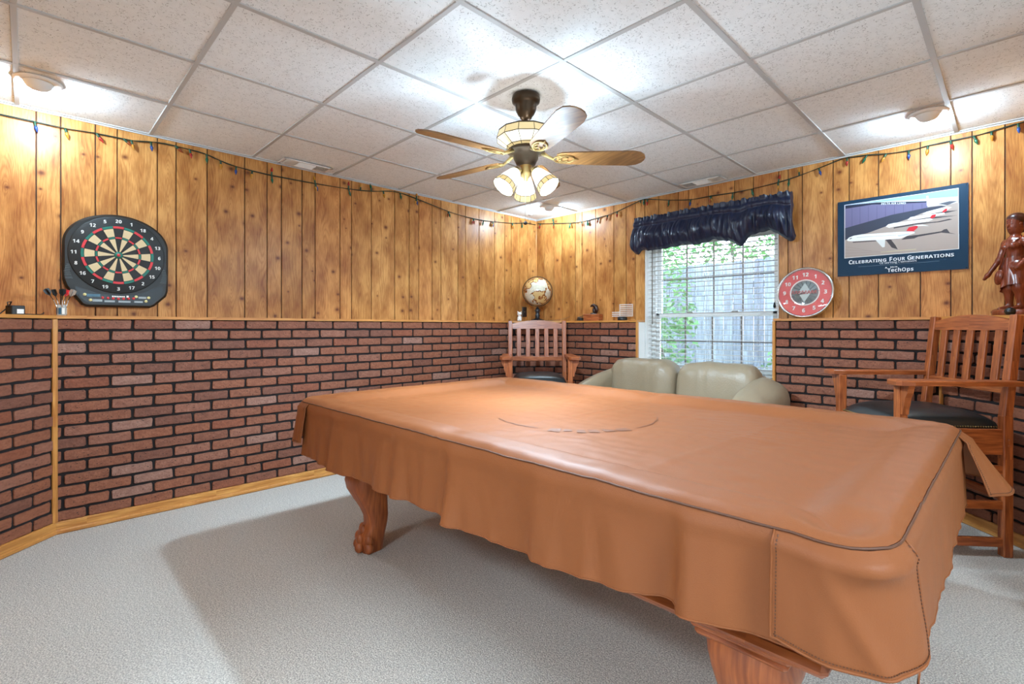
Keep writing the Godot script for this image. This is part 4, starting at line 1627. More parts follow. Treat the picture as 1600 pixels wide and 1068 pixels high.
		for q in [[0.055, 0.098], [0.063, 0.130]]:
			var ring := []
			for i in 13:
				ring.append(root + B * Vector3(cos(TAU * i / 12) * q[0], q[1], sin(TAU * i / 12) * q[0]))
			tube(s, ring, 0.0017, 5)
		for i in 12:
			var d := Vector3(cos(TAU * i / 12), 0, sin(TAU * i / 12))
			tube(s, [root + B * (d * 0.055 + Vector3(0, 0.098, 0)), root + B * (d * 0.063 + Vector3(0, 0.130, 0))], 0.0015, 5)
		put(s, "lead_came", M.bronze, sh)
		s = S(true)
		ball(s, root + ax * 0.075, Vector3(0.024, 0.024, 0.024), 10)
		put(s, "bulb", lamp_glass(Color(1.0, 0.97, 0.92), 3.0), sh)
		var om := OmniLight3D.new()
		om.name = "lamp_light"
		om.light_color = Color(0.80, 0.92, 1.0)
		om.light_energy = LAMP
		om.light_size = 0.03
		om.omni_range = 12.0
		om.omni_attenuation = 2.0
		om.shadow_enabled = true
		t.add_child(om, true)
		om.position = root + ax * 0.078
		# most of the light leaves through the open mouth
		var sp := SpotLight3D.new()
		sp.name = "mouth_light"
		sp.light_color = om.light_color
		sp.light_energy = SPOT
		sp.light_size = 0.03
		sp.spot_range = 12.0
		sp.spot_attenuation = 2.0
		sp.spot_angle = 66.0
		sp.spot_angle_attenuation = 0.6
		sp.shadow_enabled = true
		t.add_child(sp, true)
		sp.transform = Transform3D(Basis.looking_at(ax, Vector3(0, 1, 0)), root + ax * 0.110)
	# glow of the bulbs inside the open-topped bowl
	for k in 3:
		var om := OmniLight3D.new()
		om.name = "bowl_light"
		om.light_color = Color(0.95, 0.97, 1.0)
		om.light_energy = BOWL
		om.light_size = 0.02
		om.omni_range = 10.0
		om.omni_attenuation = 2.0
		om.shadow_enabled = true
		t.add_child(om, true)
		var a := TAU * (k + 0.2) / 3
		om.position = Vector3(cos(a) * 0.105, Y.call(2.200), sin(a) * 0.105)
	# pull chains
	for q in [[Vector3(0.012, 0, 0.016), 1.955, 1.735, 0.011, M.black], [Vector3(0.020, 0, -0.012), 1.955, 1.785, 0.013, M.white]]:
		s = S(true)
		var x: Vector3 = q[0]
		tube(s, [x + Vector3(0, Y.call(q[1]) + 0.03, 0), x + Vector3(0, Y.call(q[2]), 0)], 0.0012, 5)
		var ch := put(s, "pull_chain", M.silver, t)
		s = S(true)
		ball(s, x + Vector3(0, Y.call(q[2]) - 0.008, 0), Vector3(q[3], q[3] * 0.9, q[3]), 8)
		put(s, "pull_knob", q[4], ch)

# recessed eyeball light; "to" points to the wall it washes
func build_can(label: String, at: Vector3, to: Vector3, energy: float) -> void:
	var t := thing("eyeball_light", label, "ceiling light", at, 0.0, "recessed eyeball lights")
	var s := S(true)
	lathe(s, [Vector2(0.062, -0.002), Vector2(0.064, -0.010), Vector2(0.080, -0.010), Vector2(0.094, -0.004), Vector2(0.095, 0.0)], 32)
	put(s, "trim_ring", M.white, t)
	var ax := (to.normalized() * 0.80 + Vector3(0, -0.60, 0)).normalized()
	var sx := ax.cross(Vector3(0, 1, 0)).normalized()
	var B := Basis(sx, ax, sx.cross(ax))
	s = S(true)
	var prof := []
	for i in 15:
		var a := -PI / 2 + (PI / 2 + 0.62) * i / 14.0
		prof.append(Vector2(cos(a) * 0.062, sin(a) * 0.062))
	lathe(s, prof, 28, Vector3(0, 0.012, 0), B)
	prof.reverse()
	var inn := []
	for p in prof:
		inn.append(p * 0.94)
	lathe(s, inn, 28, Vector3(0, 0.012, 0), B)
	put(s, "eyeball", M.white, t)
	s = S(true)
	ball(s, Vector3(0, 0.012, 0) + ax * 0.022, Vector3(0.038, 0.038, 0.038), 12)
	put(s, "bulb", lamp_glass(Color(1.0, 0.97, 0.92), 4.0), t)
	var om := OmniLight3D.new()
	om.name = "bulb_light"
	om.light_color = Color(0.80, 0.92, 1.0)
	om.light_energy = energy
	om.light_size = 0.03
	om.omni_range = 12.0
	om.omni_attenuation = 2.0
	om.shadow_enabled = true
	t.add_child(om)
	om.position = Vector3(0, 0.006, 0) + ax * 0.070

func build_vent(label: String, at: Vector3, turn: float) -> void:
	var t := thing("ceiling_vent", label, "air vent", at, turn, "ceiling air registers")
	var L := 0.37
	var W := 0.15
	var s := S()
	for q in [[Vector3(0, 0, W / 2 - 0.011), Vector3(L, 0.006, 0.022)], [Vector3(0, 0, -W / 2 + 0.011), Vector3(L, 0.006, 0.022)], [Vector3(L / 2 - 0.011, 0, 0), Vector3(0.022, 0.006, W)], [Vector3(-L / 2 + 0.011, 0, 0), Vector3(0.022, 0.006, W)]]:
		box(s, q[0], q[1], 0.002)
	put(s, "frame", M.white, t)
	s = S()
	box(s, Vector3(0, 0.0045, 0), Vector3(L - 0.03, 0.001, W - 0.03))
	put(s, "recess_shade", mat(c8(60, 62, 66), 0.9), t)  # thin dark sheet painted in for the shade of the recess
	var lm := boxm(Vector3(0.0025, 0.010, W - 0.044))
	var lz := boxm(Vector3(0.13, 0.010, 0.0025))
	for k in 8:
		put_mesh(lm, "louvre", M.white, t, Vector3(-L / 2 + 0.032 + k * 0.011, -0.001, 0), Basis(Vector3(0, 0, 1), 0.6))
		put_mesh(lm, "louvre", M.white, t, Vector3(L / 2 - 0.032 - k * 0.011, -0.001, 0), Basis(Vector3(0, 0, 1), -0.6))
	for k in 9:
		put_mesh(lz, "louvre", M.white, t, Vector3(0, -0.001, -0.046 + k * 0.0115), Basis(Vector3(1, 0, 0), 0.7))

# ------------------------------------------------------------------ string of coloured bulbs
func build_string(label: String, wire: Array, bulbs: Array, left: bool) -> void:
	var w0: Vector3 = Vector3(0.016, wire[0][1], wire[0][0]) if left else Vector3(wire[0][0], wire[0][1], 0.016)
	var t := thing("string_lights", label, "string lights", w0, 0.0, "strings of holiday bulbs")
	var at := func(q: Array, d: float) -> Vector3:
		return (Vector3(d, q[1], q[0]) if left else Vector3(q[0], q[1], d)) - w0
	var c := Curve3D.new()
	for i in wire.size():
		var p: Vector3 = at.call(wire[i], 0.014)
		var a: Vector3 = at.call(wire[maxi(i - 1, 0)], 0.014)
		var b: Vector3 = at.call(wire[mini(i + 1, wire.size() - 1)], 0.014)
		var tg := (b - a) * 0.16
		c.add_point(p, -tg, tg)
	var pts := []
	for p in c.tessellate(4, 2.0):
		if pts.is_empty() or p.distance_to(pts[-1]) > 0.012:
			pts.append(p)
	var s := S(true)
	for k in 2:
		var tw := []
		for i in pts.size():
			var q := i * 0.9 + k * PI
			tw.append(pts[i] + Vector3(0.0022 * cos(q) if left else 0.0, 0.0022 * sin(q), 0.0 if left else 0.0022 * cos(q)))
		tube(s, tw, 0.0026, 5)
	put(s, "wire", M.wire, t)
	var sock := S(true)
	lathe(sock, [Vector2(0.0055, -0.026), Vector2(0.0065, -0.024), Vector2(0.0065, -0.004), Vector2(0.003, 0.0)], 8)
	var sockm := mesh_of(sock)
	var bs := S(true)
	lathe(bs, [Vector2(0.0, -0.064), Vector2(0.003, -0.058), Vector2(0.0085, -0.042), Vector2(0.0095, -0.034), Vector2(0.006, -0.026)], 8)
	var bm := mesh_of(bs)
	for q in bulbs:
		var p: Vector3 = at.call(q, 0.017)
		# hang from the nearest point of the wire
		var near: Vector3 = pts[0]
		for v in pts:
			if absf(v.x - p.x) + absf(v.z - p.z) < absf(near.x - p.x) + absf(near.z - p.z):
				near = v
		var up: bool = p.y > near.y + 0.004
		var ang: float = rng.randf_range(-0.35, 0.35) + (PI if up else 0.0)
		if q.size() > 3:
			ang = q[3]
		var B := Basis(Vector3(1, 0, 0) if left else Vector3(0, 0, 1), ang)
		var o := put_mesh(sockm, "socket", M.plastic_green, t, near + Vector3(0.004 if left else 0.0, 0, 0.0 if left else 0.004), B)
		put_mesh(bm, "bulb", M["bulb_" + q[2]], o)

# ------------------------------------------------------------------ dartboard
func build_dartboard() -> void:
	var B := Basis(Vector3(0, 0, -1), Vector3(0, 1, 0), Vector3(1, 0, 0))
	var t := thing("electronic_dartboard", "black electronic dartboard with red and green rings on the panelling", "dartboard", Vector3(0.0, 1.615, 3.846))
	var body := mat(c8(20, 22, 23), 0.36)
	var face := mat(c8(24, 26, 27), 0.55)
	var poly := PackedVector2Array()
	for i in 33:
		var a := PI - PI * i / 32.0
		poly.append(Vector2(cos(a) * 0.258, maxf(sin(a), 0.0) * 0.195 + 0.055))
	for p in [[0.258, -0.10], [0.256, -0.21], [0.246, -0.245], [0.185, -0.308], [0.160, -0.320], [-0.150, -0.320], [-0.172, -0.310], [-0.244, -0.205], [-0.256, -0.165], [-0.258, -0.10]]:
		poly.append(Vector2(p[0], p[1]))
	var s := S()
	prism(s, poly, 0.038, 0.012, B, Vector3(0.001, 0, 0))
	put(s, "housing", body, t)
	s = S(true)
	lathe(s, [Vector2(0.236, 0.038), Vector2(0.236, 0.043), Vector2(0.231, 0.045), Vector2(0.0, 0.045)], 64, Vector3.ZERO, B * Basis(Vector3(1, 0, 0), PI / 2))
	put(s, "number_ring", face, t)
	# scoring segments
	var red := mat(c8(206, 52, 58), 0.5)
	var grn := mat(c8(24, 112, 96), 0.5)
	var blk := mat(c8(26, 26, 26), 0.6)
	var tan_ := mat(c8(214, 190, 148), 0.6)
	var seg := func(r0: float, r1: float, a0: float, a1: float, d: float, m: Material):
		var pl := PackedVector2Array()
		var g := 0.0009
		for i in 5:
			var a := lerpf(a0 + g / r1, a1 - g / r1, i / 4.0)
			pl.append(Vector2(sin(a), cos(a)) * (r1 - g))
		for i in 5:
			var a := lerpf(a1 - g / r0, a0 + g / r0, i / 4.0)
			pl.append(Vector2(sin(a), cos(a)) * (r0 + g))
		var q := S()
		prism(q, pl, d, 0.0, B, Vector3(0.0445, 0, 0))
		put(q, "segment", m, t)
	for k in 20:
		var a0 := TAU * (k - 0.5) / 20
		var a1 := TAU * (k + 0.5) / 20
		var ev := k % 2 == 0
		seg.call(0.021, 0.100, a0, a1, 0.003, blk if ev else tan_)
		seg.call(0.101, 0.112, a0, a1, 0.0045, red if ev else grn)
		seg.call(0.113, 0.162, a0, a1, 0.003, blk if ev else tan_)
		seg.call(0.163, 0.178, a0, a1, 0.0045, red if ev else grn)
	s = S(true)
	lathe(s, [Vector2(0.020, 0.044), Vector2(0.020, 0.050), Vector2(0.009, 0.051)], 24, Vector3.ZERO, B * Basis(Vector3(1, 0, 0), PI / 2))
	put(s, "outer_bull", grn, t)
	s = S(true)
	lathe(s, [Vector2(0.009, 0.048), Vector2(0.009, 0.053), Vector2(0.0, 0.054)], 18, Vector3.ZERO, B * Basis(Vector3(1, 0, 0), PI / 2))
	put(s, "bullseye", red, t)
	var nums := [20, 1, 18, 4, 13, 6, 10, 15, 2, 17, 3, 19, 7, 16, 8, 11, 14, 9, 12, 5]
	var nm := mat(c8(232, 232, 228), 0.6)
	for k in 20:
		var a := TAU * k / 20
		text(str(nums[k]), 0.021, 0.001, nm, t, B * Vector3(sin(a) * 0.208, cos(a) * 0.208 - 0.0, 0.0455), B, "number")
	# control panel under the board
	var pp := PackedVector2Array([Vector2(-0.20, -0.20), Vector2(-0.10, -0.238), Vector2(0, -0.250), Vector2(0.10, -0.238), Vector2(0.225, -0.17), Vector2(0.225, -0.235), Vector2(0.165, -0.298), Vector2(-0.150, -0.298), Vector2(-0.195, -0.245)])
	s = S()
	prism(s, pp, 0.002, 0.0, B, Vector3(0.039, 0, 0))
	var pan := put(s, "control_panel", mat(c8(38, 46, 52), 0.25), t)
	var key_cream := mat(c8(226, 214, 150), 0.5)  # plain cream of the round keys
	var grey := mat(c8(150, 160, 164), 0.4)
	var teal := mat(c8(70, 110, 130), 0.4)
	for q in [[-0.158, -0.248], [-0.132, -0.280], [0.088, -0.252], [0.152, -0.256], [0.138, -0.279]]:
		s = S(true)
		lathe(s, [Vector2(0.0085, 0.041), Vector2(0.0085, 0.043), Vector2(0, 0.044)], 14, B * Vector3(q[0], q[1], 0), B * Basis(Vector3(1, 0, 0), PI / 2))
		put(s, "key", key_cream, pan)
	for k in 7:
		s = S(true)
		lathe(s, [Vector2(0.0075, 0.041), Vector2(0.0075, 0.0435), Vector2(0, 0.0445)], 12, B * Vector3(-0.075 + k * 0.025, -0.268 + 0.004 * absf(k - 3.0) / 3.0, 0), B * Basis(Vector3(1, 0, 0), PI / 2))
		put(s, "button", red, pan)
	for q in [[-0.118, -0.252, 0.062, 0.016, teal], [-0.100, -0.282, 0.046, 0.014, grey], [0.120, -0.257, 0.040, 0.012, grey], [-0.042, -0.285, 0.05, 0.011, grey], [0.030, -0.285, 0.06, 0.011, grey], [0.100, -0.284, 0.044, 0.011, grey]]:
		s = S()
		box(s, B * Vector3(q[0], q[1], 0.0415), B.inverse() * Vector3(0, 0, 0) + Vector3(0.001, q[3], q[2]))
		put(s, "display", q[4], pan)
	s = S()
	for k in 8:
		box(s, B * Vector3(-0.028 + k * 0.008, -0.2545, 0.0415), Vector3(0.001, 0.009, 0.0055))
	box(s, B * Vector3(0.045, -0.253, 0.0415), Vector3(0.001, 0.012, 0.011))
	put(s, "maker_mark", nm, pan)
	for sx in [-1.0, 1.0]:
		for k in 9:
			s = S()
			box(s, B * Vector3(sx * (0.238 - 0.002 * absf(k - 4)), -0.075 - k * 0.010, 0.0395), Vector3(0.003, 0.005, 0.036 - 0.002 * (8 - k)), 0.001)
			put(s, "grille_rib", mat(c8(74, 82, 84), 0.4) if false else M.rib, t)

# ------------------------------------------------------------------ things on the ledges
func build_ledge_things() -> void:
	var y := LEDGE
	# adapter on the left
	var t := thing("power_adapter", "black plug-in power adapter with a white sticker on the ledge", "adapter", Vector3(0.11, y, 4.295), 0.5)
	put_mesh(boxm(Vector3(0.052, 0.052, 0.062), 0.004), "body", M.black, t, Vector3(0, 0.026, 0))
	put_mesh(boxm(Vector3(0.001, 0.024, 0.030)), "sticker", M.white, t, Vector3(0.0266, 0.020, -0.008))
	var s := S(true)
	tube(s, [Vector3(0.0, 0.040, 0.030), Vector3(0.0, 0.068, 0.034), Vector3(-0.01, 0.072, 0.012), Vector3(-0.03, 0.045, 0.012), Vector3(-0.032, 0.006, 0.05), Vector3(0.0, 0.005, 0.10)], 0.0032, 6)
	put(s, "cord", M.black, t)
	s = S(true)
	tube(s, [Vector3(0.01, 0.006, -0.03), Vector3(0.02, 0.005, -0.07), Vector3(-0.005, 0.004, -0.115), Vector3(-0.04, 0.012, -0.150), Vector3(-0.06, 0.045, -0.175), Vector3(-0.075, 0.075, -0.205)], 0.0028, 6)
	put(s, "cord", M.black, t)
	# little jar with darts
	var jar := thing("dart_jar", "small printed glass jar of darts below the dartboard", "jar", Vector3(0.088, y, 4.108))
	s = S(true)
	lathe(s, [Vector2(0.0, 0.001), Vector2(0.020, 0.001), Vector2(0.023, 0.006), Vector2(0.023, 0.046), Vector2(0.019, 0.056), Vector2(0.019, 0.062)], 20)
	var jg := mat(Color(0.86, 0.92, 0.92, 0.35), 0.06)
	jg.transparency = BaseMaterial3D.TRANSPARENCY_ALPHA
	put(s, "glass", jg, jar)
	for q in [[0.0, c8(226, 226, 220)], [0.7, c8(40, 92, 120)], [1.5, c8(30, 60, 110)], [2.4, c8(214, 196, 70)], [3.6, c8(50, 120, 90)], [5.2, c8(230, 225, 215)]]:
		s = S(true)
		var a0: float = q[0] - 0.6
		grid(s, 5, 1, func(u: float, v: float):
			var a := a0 + u * 0.55
			return Vector3(cos(a) * 0.0236, 0.008 + v * 0.036, sin(a) * 0.0236), func(p: Vector3): return Vector3(p.x, 0, p.z))
		put(s, "printed_patch", mat(q[1], 0.4), jar)
	var fl := [M.black, M.black, M.flight_red, M.silver, M.black]
	var words := ["dart with black flights in the jar, leaning out over the ledge corner", "dart with black flights in the jar, leaning against the panelling", "dart with broad red flights standing in the jar", "dart with silver flights standing in the jar", "dart with black flights in the jar, leaning towards the room"]
	for k in 5:
		var a := 1.2 + k * TAU / 5
		var lean: Vector3 = Vector3(cos(a), 0, sin(a)) * [0.058, 0.040, 0.038, 0.042, 0.040][k]
		var d := thing("dart", words[k], "dart", Vector3(0.088, y, 4.108), 0.0, "darts in the jar")
		var p0 := Vector3(cos(a) * 0.008, 0.006, sin(a) * 0.008)
		var p1 := p0 + lean * 0.5 + Vector3(0, 0.082, 0)
		var p2 := p0 + lean + Vector3(0, 0.132, 0)
		s = S(true)
		tube(s, [p0, p0.lerp(p1, 0.3), p0.lerp(p1, 0.35), p1], [0.0012, 0.0014, 0.0036, 0.0034], 7)
		put(s, "barrel", M.chrome, d)
		s = S(true)
		tube(s, [p1, p2], 0.0019, 6)
		put(s, "shaft", M.black, d)
		var ax := (p2 - p1).normalized()
		for j in 2:
			var sd := Vector3(cos(a + j * PI / 2), 0, sin(a + j * PI / 2))
			s = S()
			var poly := PackedVector2Array([Vector2(-0.002, -0.03), Vector2(0.002, -0.03), Vector2(0.015, -0.012), Vector2(0.015, 0.010), Vector2(0.0, 0.014), Vector2(-0.015, 0.010), Vector2(-0.015, -0.012)])
			var xx := (sd - ax * sd.dot(ax)).normalized()
			prism(s, poly, 0.0008, 0.0, Basis(xx, ax, xx.cross(ax)), p2)
			put(s, "flight", fl[k], d)
	# globe in the corner
	var g := thing("desk_globe", "cream and brown antique style globe on a dark turned stand", "globe", Vector3(0.215, y, 0.215))
	s = S(true)
	lathe(s, [Vector2(0, 0), Vector2(0.075, 0), Vector2(0.078, 0.010), Vector2(0.060, 0.018), Vector2(0.030, 0.028), Vector2(0.020, 0.045), Vector2(0.030, 0.060), Vector2(0.022, 0.075), Vector2(0.024, 0.100), Vector2(0.034, 0.120), Vector2(0.020, 0.135), Vector2(0.012, 0.155), Vector2(0, 0.158)], 28)
	put(s, "stand", mat(c8(30, 32, 38), 0.35), g)
	var gc := Vector3(0, 0.327, 0)
	var gb := Basis(Vector3(0, 1, 0), 2.2) * Basis(Vector3(0, 0, 1), 0.40)
	s = S(true)
	grid(s, 64, 32, func(u: float, v: float):
		var a := TAU * u
		var b := PI * v
		return Vector3(cos(a) * sin(b), cos(b), sin(a) * sin(b)) * 0.152, func(p: Vector3): return p)
	s.generate_normals()
	put_mesh(s.commit(), "sphere", M.globe, g, gc, gb)
	s = S(true)
	var arc := []
	for i in 33:
		var a := deg_to_rad(-100 + 200.0 * i / 32.0)
		arc.append(gc + Basis(Vector3(0, 1, 0), -0.6) * Vector3(cos(a + 0.9) * 0.163, sin(a - 1.57) * 0.163, 0))
	var ring := []
	for i in 49:
		var a := TAU * i / 48.0
		ring.append(gc + Basis(Vector3(0, 1, 0), PI * 0.25) * Vector3(cos(a) * 0.164, sin(a) * 0.164, 0))
	tube(s, ring, 0.0045, 6, false)
	put(s, "meridian", M.bronze, g)
	s = S(true)
	tube(s, [Vector3(0.07, 0.012, 0.06), Vector3(0.13, 0.004, 0.03), Vector3(0.19, 0.004, -0.02), Vector3(0.27, 0.02, -0.13), Vector3(0.31, 0.05, -0.185)], 0.0022, 6)
	put(s, "cord", mat(c8(120, 90, 60), 0.6), g)
	# white cat ornament
	var c := thing("cat_figurine", "tiny white seated cat figurine beside the globe", "figurine", Vector3(0.085, y, 0.365), 0.7)
	s = S(true)
	ball(s, Vector3(0, 0.030, 0), Vector3(0.026, 0.032, 0.024), 10)
	ball(s, Vector3(0, 0.078, 0.008), Vector3(0.025, 0.022, 0.022), 10)
	ball(s, Vector3(0, 0.055, 0.004), Vector3(0.017, 0.02, 0.016), 8)
	for sx in [-1.0, 1.0]:
		ball(s, Vector3(sx * 0.014, 0.010, 0.022), Vector3(0.010, 0.010, 0.014), 6)
		tube(s, [Vector3(sx * 0.015, 0.092, 0.006), Vector3(sx * 0.020, 0.112, 0.004)], [0.009, 0.001], 6)
	put(s, "body", M.white, c)
	s = S(true)
	for sx in [-1.0, 1.0]:
		ball(s, Vector3(sx * 0.009, 0.081, 0.028), Vector3(0.003, 0.004, 0.003), 5)
	ball(s, Vector3(0, 0.073, 0.030), Vector3(0.003, 0.002, 0.003), 5)
	put(s, "face_marks", M.black, c)
	# outlet on the panelling
	var o := thing("wall_outlet", "dark brown outlet plate on the panelling beside the globe", "outlet", Vector3(0.0, 1.345, 0.205))
	put_mesh(boxm(Vector3(0.008, 0.115, 0.072), 0.003), "plate", mat(c8(38, 28, 24), 0.4), o, Vector3(0.004, 0, 0))
	for yy in [-0.024, 0.024]:
		put_mesh(boxm(Vector3(0.003, 0.030, 0.032), 0.001), "socket_face", M.black, o, Vector3(0.0095, yy, 0))
	put_mesh(boxm(Vector3(0.002, 0.006, 0.006), 0.001), "screw", M.silver, o, Vector3(0.009, 0, 0))
	# wooden box with a dark helmet-like ornament
	var b := thing("trinket_box", "small red brown wooden box on the ledge left of the window", "box", Vector3(0.865, y, 0.078), 0.12)
	put_mesh(boxm(Vector3(0.178, 0.058, 0.085), 0.003), "body", M.cherry_x, b, Vector3(0, 0.029, 0))
	put_mesh(boxm(Vector3(0.184, 0.012, 0.090), 0.003), "lid", M.cherry_x, b, Vector3(0, 0.063, 0))
	var h := thing("eagle_ornament", "small dark brown bird ornament standing on the wooden box", "ornament", Vector3(0.875, y + 0.069, 0.080), 0.4)
	var dk := mat(c8(48, 24, 18), 0.35)
	s = S(true)
	lathe(s, [Vector2(0, 0), Vector2(0.034, 0), Vector2(0.034, 0.008), Vector2(0.016, 0.014), Vector2(0, 0.015)], 16)
	put(s, "base", M.black, h)
	s = S(true)
	tube(s, [Vector3(0.028, 0.012, 0), Vector3(0.034, 0.040, 0), Vector3(0.024, 0.072, 0), Vector3(0.0, 0.088, 0), Vector3(-0.022, 0.086, 0), Vector3(-0.034, 0.074, 0)], [0.010, 0.020, 0.024, 0.019, 0.011, 0.003], 12)
	ball(s, Vector3(0.005, 0.036, 0), Vector3(0.018, 0.028, 0.016), 8)
	put(s, "bird", dk, h)
	s = S(true)
	tube(s, [Vector3(0.78, 0, 0.06) - Vector3(0.68, 0, 0.07), Vector3(0.06, 0.030, -0.01), Vector3(0.03, 0.042, 0.0)], 0.002, 5)
	# cord coil by the box
	var cc := thing("coiled_cord", "short coiled black cord lying next to the wooden box", "cord", Vector3(0.70, y, 0.075))
	s = S(true)
	var co := []
	for i in 60:
		var a := i * 0.36
		co.append(Vector3(cos(a) * (0.044 - i * 0.0002), 0.004 + 0.0005 * i, sin(a) * 0.030))
	co.append(Vector3(0.05, 0.055, -0.01))
	co.append(Vector3(0.072, 0.050, -0.005))
	tube(s, co, 0.0032, 6)
	put(s, "cord", M.black, cc)
	# flag of metal bars
	var f := thing("flag_ornament", "desk flag of pale metal bars on a round black base", "ornament", Vector3(1.215, y, 0.072), 0.05)
	s = S(true)
	lathe(s, [Vector2(0, 0), Vector2(0.045, 0), Vector2(0.047, 0.004), Vector2(0.047, 0.030), Vector2(0.042, 0.034), Vector2(0, 0.034)], 24)
	put(s, "base", M.black, f)
	var barm := mat(c8(224, 214, 206), 0.35, 0.2)
	for k in 7:
		var full := k < 3
		var x0 := -0.115 if full else -0.030
		var x1 := 0.115
		put_mesh(boxm(Vector3(x1 - x0, 0.0085, 0.012), 0.002), "bar", barm, f, Vector3((x0 + x1) / 2, 0.042 + k * 0.0185, 0))
	s = S()
	box(s, Vector3(0.112, 0.098, 0), Vector3(0.004, 0.12, 0.008))
	box(s, Vector3(-0.028, 0.098, 0), Vector3(0.004, 0.12, 0.008))
	put(s, "upright", barm, f)

func build_clock() -> void:
	var t := thing("wall_clock", "round red faced clock with white numerals and chrome rim leaning on the ledge", "clock", Vector3(2.812, LEDGE, 0.105))
	t.rotation.x = -0.16
	var R := 0.196
	var c := Vector3(0, R, 0)
	var B := Basis(Vector3(1, 0, 0), PI / 2)
	var s := S(true)
	lathe(s, [Vector2(0.0, -0.03), Vector2(R - 0.016, -0.03), Vector2(R - 0.004, -0.022), Vector2(R, -0.006), Vector2(R - 0.002, 0.008), Vector2(R - 0.010, 0.015), Vector2(R - 0.017, 0.012), Vector2(R - 0.021, 0.002)], 64, c, B)
	put(s, "rim", M.chrome, t)
	s = S(true)
	lathe(s, [Vector2(R - 0.020, 0.0), Vector2(0.0, 0.0)], 64, c, B)
	put(s, "dial", mat(c8(214, 44, 40), 0.5), t)
	var wh := mat(c8(236, 234, 228), 0.5)
	for k in range(1, 13):
		var a := TAU * k / 12
		text(str(k), 0.030, 0.003, wh, t, c + Vector3(sin(a) * 0.137, cos(a) * 0.137, 0.003), Basis(), "numeral")
	s = S(true)
	lathe(s, [Vector2(0.100, 0.0), Vector2(0.100, 0.003), Vector2(0.092, 0.003), Vector2(0.092, 0.0)], 48, c, B)
	put(s, "white_ring", wh, t)
	s = S(true)
	lathe(s, [Vector2(0.090, 0.0005), Vector2(0.090, 0.002), Vector2(0.0, 0.002)], 48, c, B)
	var em := put(s, "emblem_disc", mat(c8(104, 116, 116), 0.4), t)
	s = S()
	for i in 16:
		var a := TAU * i / 16 + 0.1
		bar(s, c + Vector3(cos(a) * 0.030, sin(a) * 0.030, 0.0026), c + Vector3(cos(a + 0.2) * 0.084, sin(a + 0.2) * 0.084, 0.0026), 0.007, 0.001, 0.0, Vector3(sin(a), -cos(a), 0))
	put(s, "emblem_rays", mat(c8(60, 70, 72), 0.5), em)
	s = S()
	prism(s, PackedVector2Array([Vector2(0, 0.074), Vector2(0.044, 0.0), Vector2(0, -0.074), Vector2(-0.044, 0.0)]), 0.0016, 0.0, Basis(), c + Vector3(0, 0, 0.0028))
	put(s, "emblem_diamond", mat(c8(176, 186, 182), 0.4), em)
	# slanted script across the emblem, too small to read
	s = S(true)
	for k in 8:
		var x := -0.082 + k * 0.0215
		tube(s, [c + Vector3(x - 0.006, -0.012, 0.006), c + Vector3(x + 0.004, 0.014, 0.006), c + Vector3(x + 0.010, 0.010, 0.006), c + Vector3(x + 0.006, -0.006, 0.006), c + Vector3(x + 0.016, -0.008, 0.006)], 0.0028, 5)
	tube(s, [c + Vector3(-0.06, -0.020, 0.006), c + Vector3(0.105, 0.012, 0.006)], 0.0014, 5)
	put(s, "script_mark", mat(c8(186, 48, 44), 0.45), em)
	s = S()
	bar(s, c + Vector3(0, 0, 0.009), c + Vector3(-0.055, -0.026, 0.009), 0.006, 0.001, 0.0, Vector3(0.4, -0.9, 0))
	put(s, "hour_hand", M.black, t)
	s = S()
	bar(s, c + Vector3(0, 0, 0.0105), c + Vector3(-0.086, -0.034, 0.0105), 0.004, 0.001, 0.0, Vector3(0.4, -0.9, 0))
	put(s, "minute_hand", M.black, t)
	s = S(true)
	lathe(s, [Vector2(R - 0.018, 0.0125), Vector2(R * 0.7, 0.0185), Vector2(R * 0.35, 0.022), Vector2(0.0, 0.023)], 48, c, B)
	put(s, "glass", M.glass, t)

func fill_poly(img: Image, pts: Array, col: Color) -> void:
	var y0 := 100000
	var y1 := -1
	for p in pts:
		y0 = mini(y0, int(p[1]))
		y1 = maxi(y1, int(p[1]))
	for y in range(maxi(y0, 0), mini(y1 + 1, img.get_height())):
		var xs := []
		for i in pts.size():
			var a: Array = pts[i]
			var b: Array = pts[(i + 1) % pts.size()]
			var fy := y + 0.5
			if (a[1] <= fy) != (b[1] <= fy):
				xs.append(a[0] + (fy - a[1]) * float(b[0] - a[0]) / float(b[1] - a[1]))
		xs.sort()
		for i in range(0, xs.size() - 1, 2):
			var x0 := maxi(int(round(xs[i])), 0)
			var x1 := mini(int(round(xs[i + 1])), img.get_width())
			if x1 > x0:
				img.fill_rect(Rect2i(x0, y, x1 - x0, 1), col)

